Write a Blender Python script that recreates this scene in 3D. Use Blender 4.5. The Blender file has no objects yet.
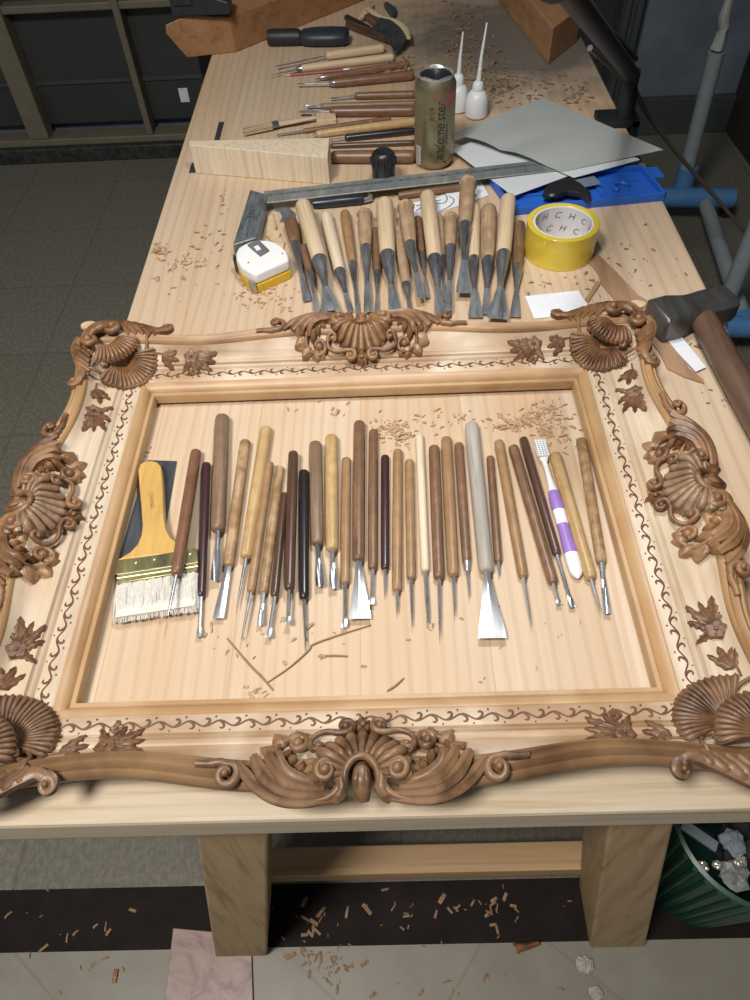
import bpy, bmesh, math, random
from mathutils import Vector, Matrix

random.seed(7)
PI = math.pi
SC = bpy.context.scene
COL = SC.collection

# ------------------------------------------------------------------ camera
TZ = 0.62            # height of the bench top above the floor
CH = 0.60            # height of the camera above the bench top
FPX = 720.0
RM = Matrix(((0.9992364, -0.03304232, -0.02085261),
             (-0.01294312, -0.78348999, 0.6212696),
             (-0.036866, -0.62052529, -0.78331938)))   # camera (right, down, forward) to world
CAM = Vector((0, 0, TZ + CH))


def ray(px, py):
    return RM @ Vector((px - 375.0, py - 500.0, FPX))


def P(px, py, z=0.0):
    """point of the photograph on the horizontal plane z above the bench top"""
    r = ray(px, py)
    return CAM + r * ((z - CH) / r.z)


def PF(px, py, z=0.0):
    return P(px, py, z - TZ)


def PY(px, py, y):
    r = ray(px, py)
    return CAM + r * (y / r.y)


def proj(p):
    q = RM.transposed() @ (Vector(p) - CAM)
    return 375 + FPX * q.x / q.z, 500 + FPX * q.y / q.z


FWD = RM @ Vector((0, 0, 1))


def iso(px, p):
    """size in metres of px photograph pixels at the distance of point p"""
    return px * (Vector(p) - CAM).dot(FWD) / FPX


def height_at(base, py):
    lo, hi = 0.0, 0.6
    for _ in range(40):
        m = (lo + hi) / 2
        if proj(base + Vector((0, 0, m)))[1] > py:
            lo = m
        else:
            hi = m
    return lo


cd = bpy.data.cameras.new('camera')
cam = bpy.data.objects.new('camera', cd)
COL.objects.link(cam)
cd.sensor_fit = 'VERTICAL'
cd.sensor_height = 36.0
cd.lens = FPX / 1000 * 36.0
cd.clip_start = 0.01
ez = -(RM @ Vector((0, 0, 1)))
ey = -(RM @ Vector((0, 1, 0)))
ex = RM @ Vector((1, 0, 0))
cam.matrix_world = Matrix(((ex.x, ey.x, ez.x, CAM.x), (ex.y, ey.y, ez.y, CAM.y), (ex.z, ey.z, ez.z, CAM.z), (0, 0, 0, 1)))
SC.camera = cam

# ------------------------------------------------------------------ light and exposure
SC.view_settings.view_transform = 'Standard'
SC.view_settings.look = 'None'
SC.view_settings.gamma = 1.0
SC.view_settings.use_curve_mapping = False
SC.view_settings.exposure = 0.0

world = bpy.data.worlds.new('night_room')
SC.world = world
world.use_nodes = True
world.node_tree.nodes['Background'].inputs[0].default_value = (0.75, 0.88, 1.0, 1)
world.node_tree.nodes['Background'].inputs[1].default_value = 0.15

LAMP = Vector((0.08, 0.76, TZ + 0.85))


def area_light(name, loc, size, energy, color, target):
    ld = bpy.data.lights.new(name, 'AREA')
    ld.shape = 'DISK'
    ld.size = size
    ld.energy = energy
    ld.color = color
    o = bpy.data.objects.new(name, ld)
    COL.objects.link(o)
    o.location = loc
    d = (Vector(target) - Vector(loc)).normalized()
    o.rotation_euler = d.to_track_quat('-Z', 'Y').to_euler()
    return o


area_light('desk_lamp_light', LAMP, 0.09, 5.7, (0.985, 1.0, 1.02), Vector((0.0, 0.25, TZ)))
area_light('overhead_fill_light', (-0.6, -0.25, 2.45), 0.5, 45.0, (1.0, 0.94, 0.86), (-0.4, 0.7, 0))  # unseen fill light, added to lift the floor, legs and near bench


# ------------------------------------------------------------------ materials
MATS = {}


def new_mat(name):
    m = bpy.data.materials.new(name)
    m.use_nodes = True
    nt = m.node_tree
    return m, nt, nt.nodes['Principled BSDF']


def N(nt, kind, **kw):
    n = nt.nodes.new(kind)
    for k, v in kw.items():
        setattr(n, k, v)
    return n


def ramp(nt, fac, stops):
    r = N(nt, 'ShaderNodeValToRGB')
    while len(r.color_ramp.elements) < len(stops):
        r.color_ramp.elements.new(0.5)
    for e, (p, c) in zip(r.color_ramp.elements, stops):
        e.position = p
        e.color = (*c, 1)
    nt.links.new(fac, r.inputs[0])
    return r.outputs[0]


def mixc(nt, fac, a, b, mode='MIX'):
    m = N(nt, 'ShaderNodeMix', data_type='RGBA', blend_type=mode)
    for s, v in ((m.inputs[0], fac), (m.inputs[6], a), (m.inputs[7], b)):
        if hasattr(v, 'is_output'):
            nt.links.new(v, s)
        elif isinstance(v, tuple):
            s.default_value = (*v, 1)
        else:
            s.default_value = v
    return m.outputs[2]


def obj_coords(nt, scale, rnd=True, kind='Object'):
    tc = N(nt, 'ShaderNodeTexCoord')
    mp = N(nt, 'ShaderNodeMapping')
    mp.inputs['Scale'].default_value = scale
    nt.links.new(tc.outputs[kind], mp.inputs[0])
    if rnd:
        oi = N(nt, 'ShaderNodeObjectInfo')
        mu = N(nt, 'ShaderNodeMath', operation='MULTIPLY')
        mu.inputs[1].default_value = 37.0
        nt.links.new(oi.outputs['Random'], mu.inputs[0])
        nt.links.new(mu.outputs[0], mp.inputs['Location'])
    return mp.outputs[0]


def noise(nt, vec, scale=1.0, detail=4.0, rough=0.55, dist=0.0):
    n = N(nt, 'ShaderNodeTexNoise')
    n.inputs['Scale'].default_value = scale
    n.inputs['Detail'].default_value = detail
    n.inputs['Roughness'].default_value = rough
    n.inputs['Distortion'].default_value = dist
    nt.links.new(vec, n.inputs['Vector'])
    return n.outputs['Fac']


def bump(nt, bs, h, strength=0.3, dist=0.001):
    b = N(nt, 'ShaderNodeBump')
    b.inputs['Strength'].default_value = strength
    b.inputs['Distance'].default_value = dist
    nt.links.new(h, b.inputs['Height'])
    nt.links.new(b.outputs[0], bs.inputs['Normal'])


def wood(name, base, dark, across=120.0, along=6.0, axis=1, rough=0.5, light=None, blot=0.0, blotc=None, blots=25.0, coat=0.0):
    if name in MATS:
        return MATS[name]
    m, nt, bs = new_mat(name)
    sc = [across] * 3
    sc[axis] = along
    v = obj_coords(nt, tuple(sc))
    f = noise(nt, v, 1.0, 5, 0.6, 0.8)
    light = light or tuple(min(1, c * 1.15) for c in base)
    c = ramp(nt, f, [(0.28, dark), (0.5, base), (0.72, light)])
    if blot:
        v2 = obj_coords(nt, (blots, blots, blots))
        f2 = noise(nt, v2, 1.0, 3, 0.5, 0.3)
        k = ramp(nt, f2, [(0.5 - 0.12, (0, 0, 0)), (0.5 + 0.14, (blot, blot, blot))])
        c = mixc(nt, k, c, blotc or dark)
    nt.links.new(c, bs.inputs['Base Color'])
    bs.inputs['Roughness'].default_value = rough
    bs.inputs['Coat Weight'].default_value = coat
    bs.inputs['Coat Roughness'].default_value = 0.25
    bump(nt, bs, f, 0.15, 0.0006)
    MATS[name] = m
    return m


def plain(name, col, rough=0.5, metal=0.0, var=0.12, scale=60.0, **kw):
    if name in MATS:
        return MATS[name]
    m, nt, bs = new_mat(name)
    v = obj_coords(nt, (scale, scale, scale))
    f = noise(nt, v, 1.0, 4, 0.6)
    a = tuple(c * (1 - var) for c in col)
    b = tuple(min(1, c * (1 + var)) for c in col)
    nt.links.new(ramp(nt, f, [(0.3, a), (0.7, b)]), bs.inputs['Base Color'])
    bs.inputs['Roughness'].default_value = rough
    bs.inputs['Metallic'].default_value = metal
    for k, val in kw.items():
        bs.inputs[k.replace('_', ' ')].default_value = val
    MATS[name] = m
    return m


def metal(name, col, rough=0.35, var=0.3, scale=40.0):
    if name in MATS:
        return MATS[name]
    m, nt, bs = new_mat(name)
    v = obj_coords(nt, (scale * 2, scale * 0.4, scale * 2))
    f = noise(nt, v, 1.0, 6, 0.65)
    nt.links.new(ramp(nt, f, [(0.3, tuple(c * (1 - var) for c in col)), (0.7, tuple(min(1, c * (1 + var)) for c in col))]), bs.inputs['Base Color'])
    rr = N(nt, 'ShaderNodeMapRange')
    rr.inputs['To Min'].default_value = max(0.05, rough - 0.12)
    rr.inputs['To Max'].default_value = rough + 0.15
    nt.links.new(f, rr.inputs['Value'])
    nt.links.new(rr.outputs[0], bs.inputs['Roughness'])
    bs.inputs['Metallic'].default_value = 0.75
    MATS[name] = m
    return m


def glass_dark(name):
    m, nt, bs = new_mat(name)
    v = obj_coords(nt, (3, 3, 3))
    f = noise(nt, v, 1.0, 3)
    nt.links.new(ramp(nt, f, [(0.3, (0.033, 0.036, 0.037)), (0.7, (0.052, 0.055, 0.053))]), bs.inputs['Base Color'])
    bs.inputs['Roughness'].default_value = 0.35
    return m


# ------------------------------------------------------------------ mesh helpers
def cr(pts, n=6):
    """Catmull-Rom through pts (any dimension)"""
    q = [Vector(p) for p in pts]
    q = [q[0] * 2 - q[1]] + q + [q[-1] * 2 - q[-2]]
    out = []
    for i in range(1, len(q) - 2):
        a, b, c, d = q[i - 1], q[i], q[i + 1], q[i + 2]
        for k in range(n):
            t = k / n
            out.append(0.5 * ((2 * b) + (c - a) * t + (2 * a - 5 * b + 4 * c - d) * t * t + (3 * b - a - 3 * c + d) * t ** 3))
    out.append(q[-2].copy())
    return out


def lerp_list(vals, t):
    if not isinstance(vals, (list, tuple)):
        return vals
    x = t * (len(vals) - 1)
    i = min(int(x), len(vals) - 2)
    return vals[i] + (vals[i + 1] - vals[i]) * (x - i)


class MB:
    def __init__(self):
        self.v, self.f, self.m = [], [], []

    def add(self, vs, fs, mi=0):
        o = len(self.v)
        self.v += [tuple(p) for p in vs]
        for f in fs:
            self.f.append(tuple(i + o for i in f))
            self.m.append(mi)
        return self

    def tube(self, pts, rad, n=10, flat=1.0, mi=0, up=Vector((0, 0, 1)), groove=0.0, gn=3, closed=False):
        pts = [Vector(p) for p in pts]
        L = len(pts)
        vs, fs = [], []
        side0 = None
        for i, p in enumerate(pts):
            a = pts[max(i - 1, 0)]
            b = pts[min(i + 1, L - 1)]
            t = (b - a)
            if t.length < 1e-9:
                t = Vector((0, 1, 0))
            t.normalize()
            s = t.cross(up)
            if s.length < 0.15:
                s = side0 if side0 is not None else t.orthogonal()
            s.normalize()
            if side0 is not None and s.dot(side0) < 0:
                s = -s
            side0 = s
            w = s.cross(t).normalized()
            tt = i / (L - 1)
            r = lerp_list(rad, tt)
            fl = lerp_list(flat, tt)
            for k in range(n):
                an = 2 * PI * k / n
                g = 1.0 - (groove * (0.5 + 0.5 * math.cos(gn * 2 * an)) if groove else 0)
                vs.append(p + s * (r * g * math.cos(an)) + w * (r * fl * g * math.sin(an)))
        for i in range(L - 1):
            for k in range(n):
                k2 = (k + 1) % n
                fs.append((i * n + k, i * n + k2, (i + 1) * n + k2, (i + 1) * n + k))
        fs.append(tuple(range(n)))
        fs.append(tuple((L - 1) * n + k for k in range(n)))
        return self.add(vs, fs, mi)

    def lathe(self, prof, n=20, axis='z', o=(0, 0, 0), mi=0, ell=(1, 1), mis=None):
        vs, fs = [], []
        o = Vector(o)
        for (t, r) in prof:
            for k in range(n):
                a = 2 * PI * k / n
                c, s = r * math.cos(a) * ell[0], r * math.sin(a) * ell[1]
                vs.append(o + (Vector((c, s, t)) if axis == 'z' else Vector((c, t, s)) if axis == 'y' else Vector((t, c, s))))
        off = len(self.v)
        self.v += [tuple(p) for p in vs]
        L = len(prof)
        for i in range(L - 1):
            for k in range(n):
                k2 = (k + 1) % n
                self.f.append(tuple(off + q for q in (i * n + k, i * n + k2, (i + 1) * n + k2, (i + 1) * n + k)))
                self.m.append(mis[i] if mis else mi)
        self.f.append(tuple(off + k for k in range(n)))
        self.m.append(mis[0] if mis else mi)
        self.f.append(tuple(off + (L - 1) * n + k for k in range(n)))
        self.m.append(mis[-1] if mis else mi)
        return self

    def solid(self, ftop, fbot, nu, nv, mi=0):
        """closed patch between two surfaces over [0,1]x[0,1]"""
        vs, fs = [], []
        for fn in (ftop, fbot):
            for i in range(nu + 1):
                for j in range(nv + 1):
                    vs.append(fn(i / nu, j / nv))
        W = nv + 1
        B = (nu + 1) * W
        for i in range(nu):
            for j in range(nv):
                a, b, c, d = i * W + j, i * W + j + 1, (i + 1) * W + j + 1, (i + 1) * W + j
                fs.append((a, b, c, d))
                fs.append((B + d, B + c, B + b, B + a))
        for i in range(nu):
            for j in (0, nv):
                a, b = i * W + j, (i + 1) * W + j
                fs.append((a, b, B + b, B + a))
        for j in range(nv):
            for i in (0, nu):
                a, b = i * W + j, i * W + j + 1
                fs.append((a, b, B + b, B + a))
        return self.add(vs, fs, mi)

    def prism(self, pts, z0, z1, mi=0):
        n = len(pts)
        vs = [(p[0], p[1], z0) for p in pts] + [(p[0], p[1], z1) for p in pts]
        fs = [tuple(range(n))[::-1], tuple(range(n, 2 * n))]
        fs += [(i, (i + 1) % n, n + (i + 1) % n, n + i) for i in range(n)]
        return self.add(vs, fs, mi)

    def loft(self, secs, mi=0, closed=True):
        """secs: list of rings (same point count)"""
        n = len(secs[0])
        vs = [p for s in secs for p in s]
        fs = []
        for i in range(len(secs) - 1):
            for k in range(n):
                k2 = (k + 1) % n
                fs.append((i * n + k, i * n + k2, (i + 1) * n + k2, (i + 1) * n + k))
        fs.append(tuple(range(n)))
        fs.append(tuple((len(secs) - 1) * n + k for k in range(n)))
        return self.add(vs, fs, mi)

    def box(self, c, s, mi=0, rot=None):
        vs = []
        for dz in (-.5, .5):
            for dx, dy in ((-.5, -.5), (.5, -.5), (.5, .5), (-.5, .5)):
                p = Vector((dx * s[0], dy * s[1], dz * s[2]))
                if rot is not None:
                    p = rot @ p
                vs.append(Vector(c) + p)
        return self.add(vs, [(3, 2, 1, 0), (4, 5, 6, 7), (0, 1, 5, 4), (1, 2, 6, 5), (2, 3, 7, 6), (3, 0, 4, 7)], mi)

    def hexa(self, bottom, top, mi=0):
        return self.add(list(bottom) + list(top), [(3, 2, 1, 0), (4, 5, 6, 7), (0, 1, 5, 4), (1, 2, 6, 5), (2, 3, 7, 6), (3, 0, 4, 7)], mi)

    def ball(self, c, r, nu=12, nv=8, mi=0):
        if not isinstance(r, (tuple, list)):
            r = (r, r, r)
        vs, fs = [], []
        for j in range(1, nv):
            ph = PI * j / nv
            for i in range(nu):
                a = 2 * PI * i / nu
                vs.append((c[0] + r[0] * math.sin(ph) * math.cos(a), c[1] + r[1] * math.sin(ph) * math.sin(a), c[2] + r[2] * math.cos(ph)))
        vs.append((c[0], c[1], c[2] + r[2]))
        vs.append((c[0], c[1], c[2] - r[2]))
        T, B = len(vs) - 2, len(vs) - 1
        for j in range(nv - 2):
            for i in range(nu):
                i2 = (i + 1) % nu
                fs.append((j * nu + i, j * nu + i2, (j + 1) * nu + i2, (j + 1) * nu + i))
        for i in range(nu):
            i2 = (i + 1) % nu
            fs.append((T, i, i2))
            fs.append((B, (nv - 2) * nu + i2, (nv - 2) * nu + i))
        return self.add(vs, fs, mi)

    def build(self, name, mats, parent=None, smooth=True, angle=45, bevel=0.0, bseg=2, loc=None):
        me = bpy.data.meshes.new(name)
        me.from_pydata(self.v, [], self.f)
        if not isinstance(mats, (list, tuple)):
            mats = [mats]
        for m in mats:
            me.materials.append(m)
        me.polygons.foreach_set('material_index', self.m)
        bm = bmesh.new()
        bm.from_mesh(me)
        bmesh.ops.recalc_face_normals(bm, faces=bm.faces)
        bm.to_mesh(me)
        bm.free()
        if smooth:
            me.polygons.foreach_set('use_smooth', [True] * len(me.polygons))
            me.set_sharp_from_angle(angle=math.radians(angle))
        me.update()
        o = bpy.data.objects.new(name, me)
        COL.objects.link(o)
        if parent:
            o.parent = parent
        if loc is not None:
            o.location = loc
        if bevel:
            b = o.modifiers.new('bevel', 'BEVEL')
            b.width = bevel
            b.segments = bseg
            b.limit_method = 'ANGLE'
            b.angle_limit = math.radians(35)
        return o


def mark(o, label, cat, group=None, kind=None):
    o['label'] = label
    o['category'] = cat
    if group:
        o['group'] = group
    if kind:
        o['kind'] = kind
    return o


def structure(o):
    o['kind'] = 'structure'
    return o


def thing(name, loc, label, cat, group=None, rotz=0.0, matrix=None):
    o = bpy.data.objects.new(name, None)
    o.empty_display_size = 0.02
    COL.objects.link(o)
    if matrix is not None:
        o.matrix_world = matrix
    else:
        o.location = loc
        o.rotation_euler = (0, 0, rotz)
    return mark(o, label, cat, group)


def frame_xy(p0, p1):
    """matrix with origin p0 and local y towards p1, z as upright as possible"""
    y = (Vector(p1) - Vector(p0)).normalized()
    x = y.cross(Vector((0, 0, 1))).normalized()
    z = x.cross(y)
    return Matrix(((x.x, y.x, z.x, p0[0]), (x.y, y.y, z.y, p0[1]), (x.z, y.z, z.z, p0[2]), (0, 0, 0, 1)))


def text_mesh(body, size, shear=0.0, extrude=0.0):
    cu = bpy.data.curves.new('lettering', 'FONT')
    cu.body = body
    cu.size = size
    cu.shear = shear
    cu.extrude = extrude
    cu.align_x = 'CENTER'
    cu.align_y = 'CENTER'
    o = bpy.data.objects.new('lettering', cu)
    COL.objects.link(o)
    dg = bpy.context.evaluated_depsgraph_get()
    me = bpy.data.meshes.new_from_object(o.evaluated_get(dg))
    vs = [v.co.copy() for v in me.vertices]
    fs = [tuple(p.vertices) for p in me.polygons]
    bpy.data.objects.remove(o)
    bpy.data.curves.remove(cu)
    bpy.data.meshes.remove(me)
    return vs, fs
# ------------------------------------------------------------------ materials in use
def bench_material():
    m, nt, bs = new_mat('bench_pine')
    tc = N(nt, 'ShaderNodeTexCoord')
    sep = N(nt, 'ShaderNodeSeparateXYZ')
    nt.links.new(tc.outputs['Object'], sep.inputs[0])
    # board index across the bench
    mp0 = N(nt, 'ShaderNodeMath', operation='MULTIPLY_ADD')
    mp0.inputs[1].default_value = 1 / 0.118
    mp0.inputs[2].default_value = 0.27
    nt.links.new(sep.outputs[0], mp0.inputs[0])
    fl = N(nt, 'ShaderNodeMath', operation='FLOOR')
    nt.links.new(mp0.outputs[0], fl.inputs[0])
    fr = N(nt, 'ShaderNodeMath', operation='FRACT')
    nt.links.new(mp0.outputs[0], fr.inputs[0])
    wn = N(nt, 'ShaderNodeTexWhiteNoise', noise_dimensions='1D')
    nt.links.new(fl.outputs[0], wn.inputs['W'])
    off = N(nt, 'ShaderNodeMath', operation='MULTIPLY')
    off.inputs[1].default_value = 9.0
    nt.links.new(wn.outputs['Value'], off.inputs[0])
    cmb = N(nt, 'ShaderNodeCombineXYZ')
    nt.links.new(off.outputs[0], cmb.inputs[1])
    nt.links.new(off.outputs[0], cmb.inputs[2])
    add = N(nt, 'ShaderNodeVectorMath', operation='ADD')
    nt.links.new(tc.outputs['Object'], add.inputs[0])
    nt.links.new(cmb.outputs[0], add.inputs[1])
    # wandering growth rings
    mpa = N(nt, 'ShaderNodeMapping')
    mpa.inputs['Scale'].default_value = (4, 0.55, 4)
    nt.links.new(add.outputs[0], mpa.inputs[0])
    wob = noise(nt, mpa.outputs[0], 1.0, 3, 0.5)
    wa = N(nt, 'ShaderNodeMath', operation='MULTIPLY_ADD')
    wa.inputs[1].default_value = 0.11
    nt.links.new(wob, wa.inputs[0])
    nt.links.new(sep.outputs[0], wa.inputs[2])
    sn = N(nt, 'ShaderNodeMath', operation='MULTIPLY')
    sn.inputs[1].default_value = 2 * PI / 0.0150
    nt.links.new(wa.outputs[0], sn.inputs[0])
    si = N(nt, 'ShaderNodeMath', operation='SINE')
    nt.links.new(sn.outputs[0], si.inputs[0])
    lines = ramp(nt, si.outputs[0], [(0.25, (0, 0, 0)), (0.97, (1, 1, 1))])
    mpb = N(nt, 'ShaderNodeMapping')
    mpb.inputs['Scale'].default_value = (200, 4, 200)
    nt.links.new(add.outputs[0], mpb.inputs[0])
    fine = noise(nt, mpb.outputs[0], 1.0, 4, 0.6)
    mpc = N(nt, 'ShaderNodeMapping')
    mpc.inputs['Scale'].default_value = (9, 1.6, 9)
    nt.links.new(add.outputs[0], mpc.inputs[0])
    big = noise(nt, mpc.outputs[0], 1.0, 3, 0.5)
    base = ramp(nt, wn.outputs['Value'], [(0.0, (0.61, 0.485, 0.355)), (0.5, (0.56, 0.43, 0.295)), (1.0, (0.66, 0.545, 0.42))])
    c = mixc(nt, ramp(nt, big, [(0.35, (0, 0, 0)), (0.7, (0.45, 0.45, 0.45))]), base, (0.50, 0.30, 0.145))
    c = mixc(nt, ramp(nt, fine, [(0.35, (0.22, 0.22, 0.22)), (0.65, (0, 0, 0))]), c, (0.44, 0.27, 0.14))
    k = N(nt, 'ShaderNodeMath', operation='MULTIPLY')
    k.inputs[1].default_value = 0.24
    nt.links.new(lines, k.inputs[0])
    c = mixc(nt, k.outputs[0], c, (0.40, 0.22, 0.10))
    seam = ramp(nt, fr.outputs[0], [(0.0, (0.5, 0.5, 0.5)), (0.012, (0, 0, 0))])
    c = mixc(nt, seam, c, (0.25, 0.14, 0.06))
    # soot-grey glue and dust stain near the far end
    mpd = N(nt, 'ShaderNodeMapping')
    mpd.inputs['Location'].default_value = (-0.30, -1.72, 0)
    nt.links.new(tc.outputs['Object'], mpd.inputs[0])
    ln = N(nt, 'ShaderNodeVectorMath', operation='LENGTH')
    nt.links.new(mpd.outputs[0], ln.inputs[0])
    mpe = N(nt, 'ShaderNodeMapping')
    mpe.inputs['Scale'].default_value = (12, 12, 12)
    nt.links.new(tc.outputs['Object'], mpe.inputs[0])
    sn2 = noise(nt, mpe.outputs[0], 1.0, 5, 0.65)
    sm = N(nt, 'ShaderNodeMath', operation='MULTIPLY_ADD')
    sm.inputs[1].default_value = 0.36
    nt.links.new(sn2, sm.inputs[0])
    nt.links.new(ln.outputs['Value'], sm.inputs[2])
    st = ramp(nt, sm.outputs[0], [(0.33, (0.88, 0.88, 0.88)), (0.56, (0, 0, 0))])
    c = mixc(nt, st, c, (0.105, 0.098, 0.09))
    nt.links.new(c, bs.inputs['Base Color'])
    bs.inputs['Roughness'].default_value = 0.55
    bump(nt, bs, fine, 0.1, 0.0005)
    return m


M_bench = bench_material()
M_leg = wood('leg_pine', (0.43, 0.29, 0.155), (0.28, 0.165, 0.075), 85, 3, axis=2, rough=0.6)
M_stretch = wood('stretcher_pine', (0.52, 0.34, 0.18), (0.40, 0.24, 0.11), 60, 3, axis=0, rough=0.6)
M_panel_x = wood('frame_pale_wood_x', (0.58, 0.47, 0.345), (0.44, 0.33, 0.22), 70, 4, axis=0, rough=0.5, blot=0.75, blotc=(0.33, 0.17, 0.075), blots=13)
M_panel_y = wood('frame_pale_wood_y', (0.60, 0.495, 0.37), (0.47, 0.36, 0.245), 70, 4, axis=1, rough=0.5, blot=0.35, blotc=(0.42, 0.25, 0.12), blots=13)
M_lip_x = wood('frame_lip_wood_x', (0.40, 0.235, 0.115), (0.26, 0.14, 0.065), 90, 4, axis=0, rough=0.42, blot=0.6, blotc=(0.58, 0.40, 0.23), blots=16)
M_lip_y = wood('frame_lip_wood_y', (0.42, 0.25, 0.12), (0.28, 0.15, 0.068), 90, 4, axis=1, rough=0.42, blot=0.4, blotc=(0.56, 0.38, 0.2), blots=16)
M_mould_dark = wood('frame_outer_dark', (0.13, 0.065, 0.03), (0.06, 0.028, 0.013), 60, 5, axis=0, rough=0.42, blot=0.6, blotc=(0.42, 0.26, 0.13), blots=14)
M_mould_x = wood('frame_outer_x', (0.45, 0.28, 0.145), (0.25, 0.13, 0.06), 60, 5, axis=0, rough=0.45, blot=0.7, blotc=(0.22, 0.115, 0.055), blots=12)
M_mould_y = wood('frame_outer_y', (0.47, 0.29, 0.14), (0.28, 0.15, 0.065), 60, 5, axis=1, rough=0.45, blot=0.5, blotc=(0.24, 0.125, 0.055), blots=12)
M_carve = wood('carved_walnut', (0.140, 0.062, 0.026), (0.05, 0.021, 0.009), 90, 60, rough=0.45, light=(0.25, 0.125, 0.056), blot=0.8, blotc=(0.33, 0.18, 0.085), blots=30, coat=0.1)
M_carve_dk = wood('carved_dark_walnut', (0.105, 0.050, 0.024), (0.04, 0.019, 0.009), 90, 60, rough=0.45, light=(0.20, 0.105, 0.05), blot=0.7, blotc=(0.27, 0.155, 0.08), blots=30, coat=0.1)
M_shell_lt = wood('carved_pale_shell', (0.27, 0.175, 0.11), (0.15, 0.085, 0.048), 60, 60, rough=0.42, light=(0.38, 0.27, 0.185), blot=0.5, blotc=(0.22, 0.115, 0.055), blots=35, coat=0.08)
M_petal = wood('carved_tan_petals', (0.28, 0.155, 0.07), (0.15, 0.075, 0.033), 60, 60, rough=0.42, light=(0.47, 0.30, 0.16), blot=0.6, blotc=(0.20, 0.10, 0.048), blots=45, coat=0.15)
M_sprig = wood('carved_sprig', (0.155, 0.078, 0.04), (0.08, 0.038, 0.02), 90, 90, rough=0.45, light=(0.25, 0.14, 0.075))
M_vine = plain('engraved_vine', (0.13, 0.062, 0.028), 0.6)
M_tip = wood('bare_wood_tip', (0.60, 0.44, 0.29), (0.42, 0.28, 0.16), 90, 90, rough=0.5)

# ------------------------------------------------------------------ the room
YW = PF(0, 165.6).y
fm, nt, bs = new_mat('floor_stone_tiles')
v = obj_coords(nt, (1, 1, 1), rnd=False)
br = N(nt, 'ShaderNodeTexBrick')
br.offset = 0.0
br.inputs['Scale'].default_value = 1.0
br.inputs['Mortar Size'].default_value = 0.0025
br.inputs['Brick Width'].default_value = 0.30
br.inputs['Row Height'].default_value = 0.30
br.inputs['Color1'].default_value = (0.185, 0.166, 0.126, 1)
br.inputs['Color2'].default_value = (0.205, 0.186, 0.142, 1)
br.inputs['Mortar'].default_value = (0.14, 0.12, 0.09, 1)
nt.links.new(v, br.inputs['Vector'])
f1 = noise(nt, obj_coords(nt, (4, 4, 4), rnd=False), 1.0, 6, 0.65)
f2 = noise(nt, obj_coords(nt, (140, 90, 90), rnd=False), 1.0, 4, 0.7)
c = mixc(nt, ramp(nt, f1, [(0.3, (0, 0, 0)), (0.75, (0.5, 0.5, 0.5))]), br.outputs['Color'], (0.20, 0.19, 0.155))
c = mixc(nt, ramp(nt, f2, [(0.42, (0.55, 0.55, 0.55)), (0.62, (0, 0, 0))]), c, (0.07, 0.075, 0.065))
nt.links.new(c, bs.inputs['Base Color'])
bs.inputs['Roughness'].default_value = 0.6
YS0, YS1 = PF(100, 888).y, PF(100, 951).y
FLR = MB()
FLR.box((-1.5, (YW + 0.3 + YS0) / 2, -0.05), (10.0, YW + 0.3 - YS0, 0.1))
structure(FLR.build('floor', fm, smooth=False))
sm_ = plain('black_floor_stone', (0.010, 0.006, 0.005), 0.7, var=0.5, scale=25, Specular_IOR_Level=0.2)
structure(MB().box((0, (YS0 + YS1) / 2, -0.05), (7.0, YS0 - YS1, 0.1)).build('trim_1', sm_, smooth=False))
pm, nt, bs = new_mat('pale_floor_tiles')
tcv = obj_coords(nt, (1, 1, 1), rnd=False)
mp = N(nt, 'ShaderNodeMapping')
mp.inputs['Rotation'].default_value = (0, 0, math.radians(38))
nt.links.new(tcv, mp.inputs[0])
br = N(nt, 'ShaderNodeTexBrick')
br.offset = 0.0
br.inputs['Scale'].default_value = 1.0
br.inputs['Mortar Size'].default_value = 0.0022
br.inputs['Brick Width'].default_value = 0.9
br.inputs['Row Height'].default_value = 0.24
br.inputs['Color1'].default_value = (0.225, 0.212, 0.175, 1)
br.inputs['Color2'].default_value = (0.25, 0.237, 0.20, 1)
br.inputs['Mortar'].default_value = (0.20, 0.18, 0.14, 1)
nt.links.new(mp.outputs[0], br.inputs['Vector'])
f1 = noise(nt, obj_coords(nt, (14, 14, 14), rnd=False), 1.0, 6, 0.65)
c = mixc(nt, ramp(nt, f1, [(0.35, (0, 0, 0)), (0.75, (0.6, 0.6, 0.6))]), br.outputs['Color'], (0.165, 0.138, 0.10))
nt.links.new(c, bs.inputs['Base Color'])
bs.inputs['Roughness'].default_value = 0.45
structure(MB().box((0, YS1 - 1.0, -0.05), (7.0, 2.0, 0.1)).build('floor', pm, smooth=False))

# far wall: stone plinth, framed dark glass
M_plinth = plain('mottled_plinth', (0.032, 0.032, 0.030), 0.5, var=0.7, scale=45)
M_wframe = plain('drab_frame_paint', (0.165, 0.145, 0.10), 0.55, var=0.1, scale=20)
M_wframe2 = plain('dark_frame_paint', (0.055, 0.064, 0.070), 0.55, var=0.15, scale=20)
M_glass = glass_dark('night_glass')
M_dark = plain('dark_blue_door_board', (0.13, 0.16, 0.205), 0.65, var=0.25, scale=6)
zp = PY(100, 147, YW).z
zb = PY(100, 140, YW).z
x_mid = PY(606, 100, YW).x
structure(MB().box(((-2.6 + x_mid) / 2, YW + 0.06, zp / 2), (x_mid + 2.6, 0.12, zp)).build('baseboard_far', M_plinth, smooth=False, bevel=0.004))
structure(MB().box(((x_mid - 6.0) / 2, YW + 0.14, 1.5), (x_mid + 6.0, 0.04, 3.0)).build('wall_far', M_dark, smooth=False))
wroot = MB()
for (xa, xb) in ((PY(27, 140, YW).x, PY(47, 140, YW).x), (PY(145, 135, YW).x, PY(151.5, 135, YW).x),
                 (-2.30, -2.24)):
    wroot.box(((xa + xb) / 2, YW + 0.05, 1.4 + zb / 2), (xb - xa, 0.06, 2.8 - zb))
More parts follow.
